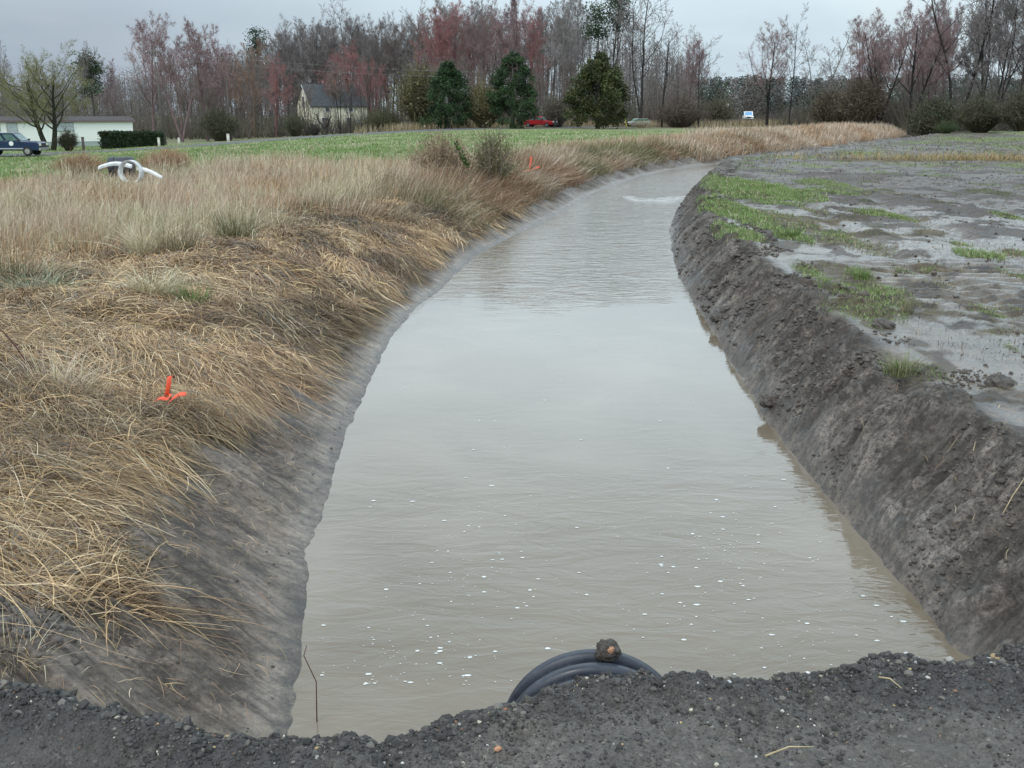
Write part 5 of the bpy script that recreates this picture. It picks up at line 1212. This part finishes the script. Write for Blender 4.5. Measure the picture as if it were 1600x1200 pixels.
def cream_house():
    X, Y, z = place(489, 166); root = empty('cream_house', (X, Y, z - .1), R(33)); tag(root, 'old cream clapboard house with a steep slate roof half hidden by trees', 'house')
    L, W, He, Hr = 9.5, 6.2, 4.6, 7.7
    MB().poly([(0, 0, 0), (L, 0, 0), (L, W, 0), (0, W, 0), (0, 0, He), (L, 0, He), (L, W, He), (0, W, He), (0, W / 2, Hr - .12), (L, W / 2, Hr - .12)],
              [[0, 1, 5, 4], [2, 3, 7, 6], [3, 0, 4, 8, 7], [1, 2, 6, 9, 5], [4, 5, 9, 8], [6, 7, 8, 9]]).build('wall', M['cream'], root)
    o = .3; k = (Hr - He) / (W / 2)
    P_ = []
    for x in (-o, L + o):
        P_ += [(x, -o, He - o * k), (x, W / 2, Hr), (x, W + o, He - o * k), (x, W + o, He - o * k + .12), (x, W / 2, Hr + .14), (x, -o, He - o * k + .12)]
    F = [[i, (i + 1) % 6, 6 + (i + 1) % 6, 6 + i] for i in range(6)] + [[5, 4, 3, 2, 1, 0], [6, 7, 8, 9, 10, 11]]
    rf = MB().poly(P_, F).build('roof', M['slate'], root)
    MB().box((5.2, W / 2, Hr + .35), (.55, .55, 1.1)).build('chimney', M['brick'], rf)
    MB().poly([(-o - .04, -o - .02, He - o * k - .2), (-o - .04, W / 2, Hr - .22), (-o - .04, W / 2, Hr + .02), (-o - .04, -o - .02, He - o * k + .04), (-o + .03, -o - .02, He - o * k - .2), (-o + .03, W / 2, Hr - .22), (-o + .03, W / 2, Hr + .02), (-o + .03, -o - .02, He - o * k + .04)], [[0, 1, 2, 3], [7, 6, 5, 4], [0, 3, 7, 4], [3, 2, 6, 7], [1, 0, 4, 5]]).build('bargeboard', M['whitepaint'], root)
    def win(p, d, nrm):
        f = MB().box(p, d).build('window', M['whitepaint'], root)
        q = (p[0] + nrm[0] * .05, p[1] + nrm[1] * .05, p[2]); dd = tuple(v - .25 if v > .3 else v for v in d)
        MB().box(q, dd).build('pane', M['pane'], f)
    win((-.03, 3.1, 5.1), (.1, .95, 1.7), (-1, 0)); win((-.03, 3.6, 1.9), (.1, 1.0, 1.7), (-1, 0))
    for x in (2.0, 6.2): win((x, -.03, 1.9), (1.0, .1, 1.7), (0, -1))
    for x in (2.6, 6.6): win((x, -.03, 3.9), (.9, .1, .8), (0, -1))
    MB().box((7.9, -.05, 1.3), (1.0, .1, 2.3)).build('door', M['whitepaint'], root)
cream_house()

# ------------------------------------------------------------------ vehicles
def vehicle(name, loc, rz, label, cat, body, cab, paint, width, wheels, wr, glass='carglass', emblem=False, lower=None, scale=1.0, whitetop=None):
    root = empty(name, loc, rz); root.scale = (scale,) * 3; tag(root, label, cat)
    w = width / 2
    MB().loft(body, [(-w, .07), (-w + .06, .02), (-w + .14, 0), (w - .14, 0), (w - .06, .02), (w, .07)]).build('body', M[paint], root)
    cb = MB().loft(cab, [(-w + .17, .09), (-w + .12, .02), (-w + .2, 0), (w - .2, 0), (w - .12, .02), (w - .17, .09)]).build('cabin', M[paint], root)
    (x0, zb), (x1, zb2), (x2, zt), (x3, zt2) = cab[0], cab[1], cab[2], cab[3]    # rear-bottom, front-bottom, front-top, rear-top
    def pane(nm, P_, out):
        P2 = [tuple(np.array(p) + np.array(out) * .03) for p in P_]
        return MB().poly(list(P_) + P2, [[0, 1, 2, 3], [7, 6, 5, 4], [0, 4, 5, 1], [1, 5, 6, 2], [2, 6, 7, 3], [3, 7, 4, 0]]).build(nm, M[glass], root)
    for s in (-1, 1):
        y = s * (w - .13); yt = y
        lo, hi = zb + .07, zt - .10
        def at(x, f): return x
        fx = lambda f, z: None
        rear = lambda z: x0 + (x3 - x0) * (z - zb) / (zt - zb); front = lambda z: x1 + (x2 - x1) * (z - zb) / (zt - zb)
        n = max(2, int((x1 - x0) / .95)); 
        for i in range(n):
            a, b = i / n + .03, (i + 1) / n - .03
            X = lambda f, z: rear(z) + .06 + (front(z) - rear(z) - .12) * f
            pane('side_window', [(X(a, lo), y, lo), (X(b, lo), y, lo), (X(b, hi), yt, hi), (X(a, hi), yt, hi)], (0, s, 0))
        MB().box((x1 - .15, s * (w + .10), zb + .12), (.14, .2, .16)).build('mirror', M['black'], root)
    f = lambda t: (x1 + (x2 - x1) * t + .0, zb + (zt - zb) * t); r = lambda t: (x0 + (x3 - x0) * t, zb + (zt - zb) * t)
    (a, za), (b, zb_) = f(.12), f(.86); pane('windshield', [(a, -w + .3, za), (a, w - .3, za), (b, w - .32, zb_), (b, -w + .32, zb_)], (.6, 0, .4))
    (a, za), (b, zb_) = r(.12), r(.86); pane('rear_window', [(a, -w + .3, za), (a, w - .3, za), (b, w - .32, zb_), (b, -w + .32, zb_)], (-.6, 0, .4))
    xf = max(p[0] for p in body); xb = min(p[0] for p in body); zm = (min(p[1] for p in body) + max(p[1] for p in body)) / 2
    for s in (-1, 1):
        MB().box((xf - .03, s * (w - .28), zm + .12), (.12, .34, .2)).build('headlight', M['lamp'], root)
        MB().box((xb + .03, s * (w - .22), zm + .12), (.12, .2, .28)).build('tail_light', M['redpaint'], root)
        for x in wheels:
            MB().tube([(x, s * (w - .24), wr), (x, s * (w - .22), wr), (x, s * (w + .01), wr), (x, s * (w + .03), wr)], [wr * .9, wr, wr, wr * .9], 24).build('wheel', M['tyre'], root)
            wh = COL.objects[-1]
            MB().tube([(x, s * (w + .02), wr), (x, s * (w + .045), wr)], wr * .58, 18).build('rim', M['rim'], wh)
    zmin = min(p[1] for p in body)
    MB().box((xf + .03, 0, zmin + .15), (.16, width - .1, .24)).build('front_bumper', M['chrome' if lower else 'black'], root)
    MB().box((xb - .03, 0, zmin + .15), (.16, width - .1, .24)).build('rear_bumper', M['chrome' if lower else 'black'], root)
    MB().box((xf + .0, 0, zm + .1), (.08, width * .5, .26)).build('grille', M['black'], root)
    if lower:
        for s in (-1, 1): MB().box(((xf + xb) / 2, s * (w + .005), zmin + .18), ((xf - xb) * .5, .03, .1)).build('side_trim', M[lower], root)
    if emblem:
        MB().tube([(emblem, -w - .0, 1.02), (emblem, -w - .03, 1.02)], .19, 20).build('door_emblem', M['whitepaint'], root)
    return root
# big dark blue vehicle at the left edge, nose to the right
x, y, z = place(66, 90.0); 
vehicle('utility_vehicle', (x - 2.45, y, gz(x - 2.4, y) + .10), R(2), 'dark blue four-wheel-drive wagon with a round white door emblem, parked at the left edge', 'vehicle',
        [(-2.65, .45), (2.5, .42), (2.62, .6), (2.6, 1.02), (2.45, 1.14), (1.15, 1.20), (-2.6, 1.20), (-2.7, .8)], [(-2.6, 1.18), (1.15, 1.18), (.45, 1.88), (-2.45, 1.90)], 'bluepaint', 1.95, (-1.65, 1.62), .38, emblem=.35, lower='silver')
x, y, z = place(843, 146.0)
vehicle('red_car', (x, y, z + .12), R(-24), 'red car parked on the far road in front of the dark cedars', 'car',
        [(-2.25, .32), (2.2, .30), (2.32, .5), (2.28, .72), (2.1, .80), (.85, .88), (-1.25, .94), (-2.2, .92), (-2.32, .6)], [(-1.35, .90), (.95, .86), (.25, 1.42), (-.85, 1.42)], 'redpaint', 1.75, (-1.38, 1.42), .31)
x, y, z = place(1168, 182.0)
vehicle('white_van', (x, y, z + .5), R(-99), 'distant white van facing the camera in the gap between the trees', 'van',
        [(-2.6, .40), (2.3, .38), (2.45, .6), (2.4, 1.05), (2.2, 1.2), (1.5, 1.3), (-2.6, 1.3)], [(-2.55, 1.28), (1.75, 1.28), (1.05, 2.15), (-2.5, 2.15)], 'whitepaint', 2.0, (-1.6, 1.55), .36, glass='bluecab', scale=.82)
x, y, z = place(996, 150.0)
vehicle('pale_car', (x, y, z + .1), R(200), 'small pale car with green tailgate half hidden behind roadside weeds', 'car',
        [(-2.0, .3), (1.9, .3), (2.02, .5), (1.95, .75), (1.0, .86), (-1.95, .9)], [(-1.9, .88), (1.0, .84), (.4, 1.32), (-1.5, 1.34)], 'silver', 1.7, (-1.25, 1.2), .3, glass='greenpaint', scale=.85)

# ------------------------------------------------------------------ poles, posts, sign
def upole(px, Y, top, lean, r, label, arm):
    X, Yy, z = place(px, Y); H = ztop(top, Y) - z
    root = empty('utility_pole', (X, Yy, z)); tag(root, label, 'utility pole')
    MB().tube([(0, 0, -.3), (lean * .5, 0, H * .5), (lean, 0, H)], [r, r * .85, r * .65], 10).build('shaft', M['pole'], root, True)
    if arm:
        c = MB().box((lean * .97, 0, H - .45), (1.9, .12, .14)).build('crossarm', M['pole'], root)
        for s in (-.85, 0, .85): MB().tube([(lean * .97 + s, 0, H - .38), (lean * .97 + s, 0, H - .2)], [.05, .03], 8).build('insulator', M['insul'], root)
        MB().tube([(lean + .22, -.1, H - 1.5), (lean + .22, -.1, H - .9)], .16, 12).build('transformer', M['insul'], root)
    return Vector((X + lean, Yy, z + H))
p1 = upole(259, 124, 76, -.5, .15, 'tall leaning utility pole with a short crossarm, right of the hedge', True)
p2 = upole(361, 140, 122, -.12, .12, 'shorter bare pole standing at the wood edge left of the cream house', False)
def wire(p, q, sag, label):
    pts = [tuple(Vector(p).lerp(Vector(q), t) - Vector((0, 0, sag * 4 * t * (1 - t)))) for t in np.linspace(0, 1, 14)]
    o = MB().tube(pts, .016, 4).build('power_line', M['wire']); tag(o, label, 'power line')
x, y, z = place(1000, 152); e = (x, y, ztop(112, 152))
wire(p1 - Vector((0, 0, .25)), e, 1.0, 'upper sagging power line in front of the wood')
wire(p1 - Vector((0, 0, .95)), (e[0], e[1], e[2] - .5), 1.1, 'lower sagging power line in front of the wood')
def post(px, Y, top, r, mat, label, cap=True):
    X, Yy, z = place(px, Y); H = ztop(top, Y) - z
    root = empty('marker_post', (X, Yy, z)); tag(root, label, 'post')
    MB().tube([(0, 0, -.2), (0, 0, H * .9)], r, 10).build('shaft', M[mat], root, True)
    MB().tube([(0, 0, H * .9), (0, 0, H * .97), (0, 0, H)], [r * 1.15, r * 1.15, r * .5], 10).build('cap', M[mat], root, True)
post(357, 126, 209, .17, 'post', 'stout pale post at the field edge below the shorter pole')
post(280, 121, 215, .12, 'post', 'tiny pale post right of the tall utility pole')
post(249, 112, 215, .13, 'post', 'pale beige post just left of the tall utility pole foot')
post(131, 108, 214, .14, 'brownpost', 'dark brown post in front of the long white home')
def small_sign():
    X, Y, z = place(1135, 185); H = ztop(164, 185) - z; root = empty('road_sign', (X, Y, z)); tag(root, 'small round white roadside sign left of the distant white van', 'sign')
    MB().tube([(0, 0, 0), (0, 0, H)], .05, 8).build('post', M['pole'], root); MB().tube([(0, -.06, H - .1), (0, -.10, H - .1)], .34, 20).build('plate', M['whitepaint'], root)
small_sign()
x, y, z = place(979, 145); z2 = ztop(167, 145); xt, yt, _ = place(972, 145)
o = MB().tube([(x, y, z + .2), (xt, y, z2)], .06, 8).build('guy_guard', M['yellow']); tag(o, 'slanted yellow guy-wire sleeve right of the right cedar', 'guy guard')

# ------------------------------------------------------------------ light, sky, camera
EL, AZ = R(50), R(215)
w = bpy.data.worlds.new('World'); SC.world = w; w.use_nodes = True; nt = w.node_tree; k = NT(nt)
bg = nt.nodes['Background']; sky = k.n('ShaderNodeTexSky', sky_type='NISHITA'); sky.sun_disc = False; sky.sun_elevation = EL; sky.sun_rotation = AZ; sky.air_density = 1.5; sky.dust_density = 3
gen = k.n('ShaderNodeTexCoord').outputs['Generated']; sep = k.n('ShaderNodeSeparateXYZ'); k.l(gen, sep.inputs[0])
mp = k.n('ShaderNodeMapping'); mp.inputs['Scale'].default_value = (1.0, 1.0, 3.0); k.l(gen, mp.inputs['Vector'])
n1 = k.noise(2.2, 5, .55, mp.outputs[0], .5); n2 = k.noise(6, 5, .6, mp.outputs[0], .6)
bank = k.mapr(k.math('ADD', k.math('MULTIPLY', sep.outputs['X'], -1.0), k.math('MULTIPLY', k.math('SUBTRACT', n1, .5), .5)), -.05, .40)
cl = k.math('ADD', k.math('MULTIPLY', n1, .7), k.math('MULTIPLY', n2, .3))
lightc = k.ramp(cl, [(.3, (5.7, 7.1, 8.2)), (.5, (6.7, 8.1, 9.0)), (.7, (7.7, 8.8, 9.4))])
darkc = k.ramp(cl, [(.3, (3.3, 4.1, 5.1)), (.5, (4.0, 4.8, 5.8)), (.7, (4.9, 5.6, 6.4))])
lowb = k.mapr(sep.outputs['Z'], .02, .30, 1.0, .35)
c = k.mix(k.math('MULTIPLY', bank, lowb), lightc, darkc)
zen = k.math('ADD', k.mapr(sep.outputs['Z'], .07, .26, 1.07, 2.3), k.mapr(sep.outputs['Z'], .35, .9, 0.0, -.6))
vm = k.n('ShaderNodeVectorMath', operation='SCALE'); k.l(c, vm.inputs[0]); k.l(zen, vm.inputs['Scale'])
k.l(k.mix(.85, sky.outputs[0], vm.outputs[0]), bg.inputs['Color']); bg.inputs['Strength'].default_value = .1
sd = bpy.data.lights.new('Sun', 'SUN'); sd.energy = 1.4; sd.angle = R(18); sd.color = (1, .97, .93)
so = bpy.data.objects.new('Sun', sd); COL.objects.link(so); so.rotation_euler = (R(90) - EL, 0, R(180) - AZ)
cam = bpy.data.cameras.new('Camera'); cam.sensor_width = 36; cam.lens = 36.0; cam.clip_start = .05; cam.clip_end = 6000
co = bpy.data.objects.new('Camera', cam); COL.objects.link(co); co.location = (0, 0, E); co.rotation_euler = (R(90) - P, 0, 0); SC.camera = co
SC.render.resolution_x, SC.render.resolution_y = 1024, 768
SC.view_settings.view_transform = 'Standard'; SC.view_settings.look = 'None'; SC.view_settings.exposure = 0; SC.view_settings.gamma = 1
SC.cycles.max_bounces = 6; SC.cycles.diffuse_bounces = 3; SC.cycles.glossy_bounces = 3
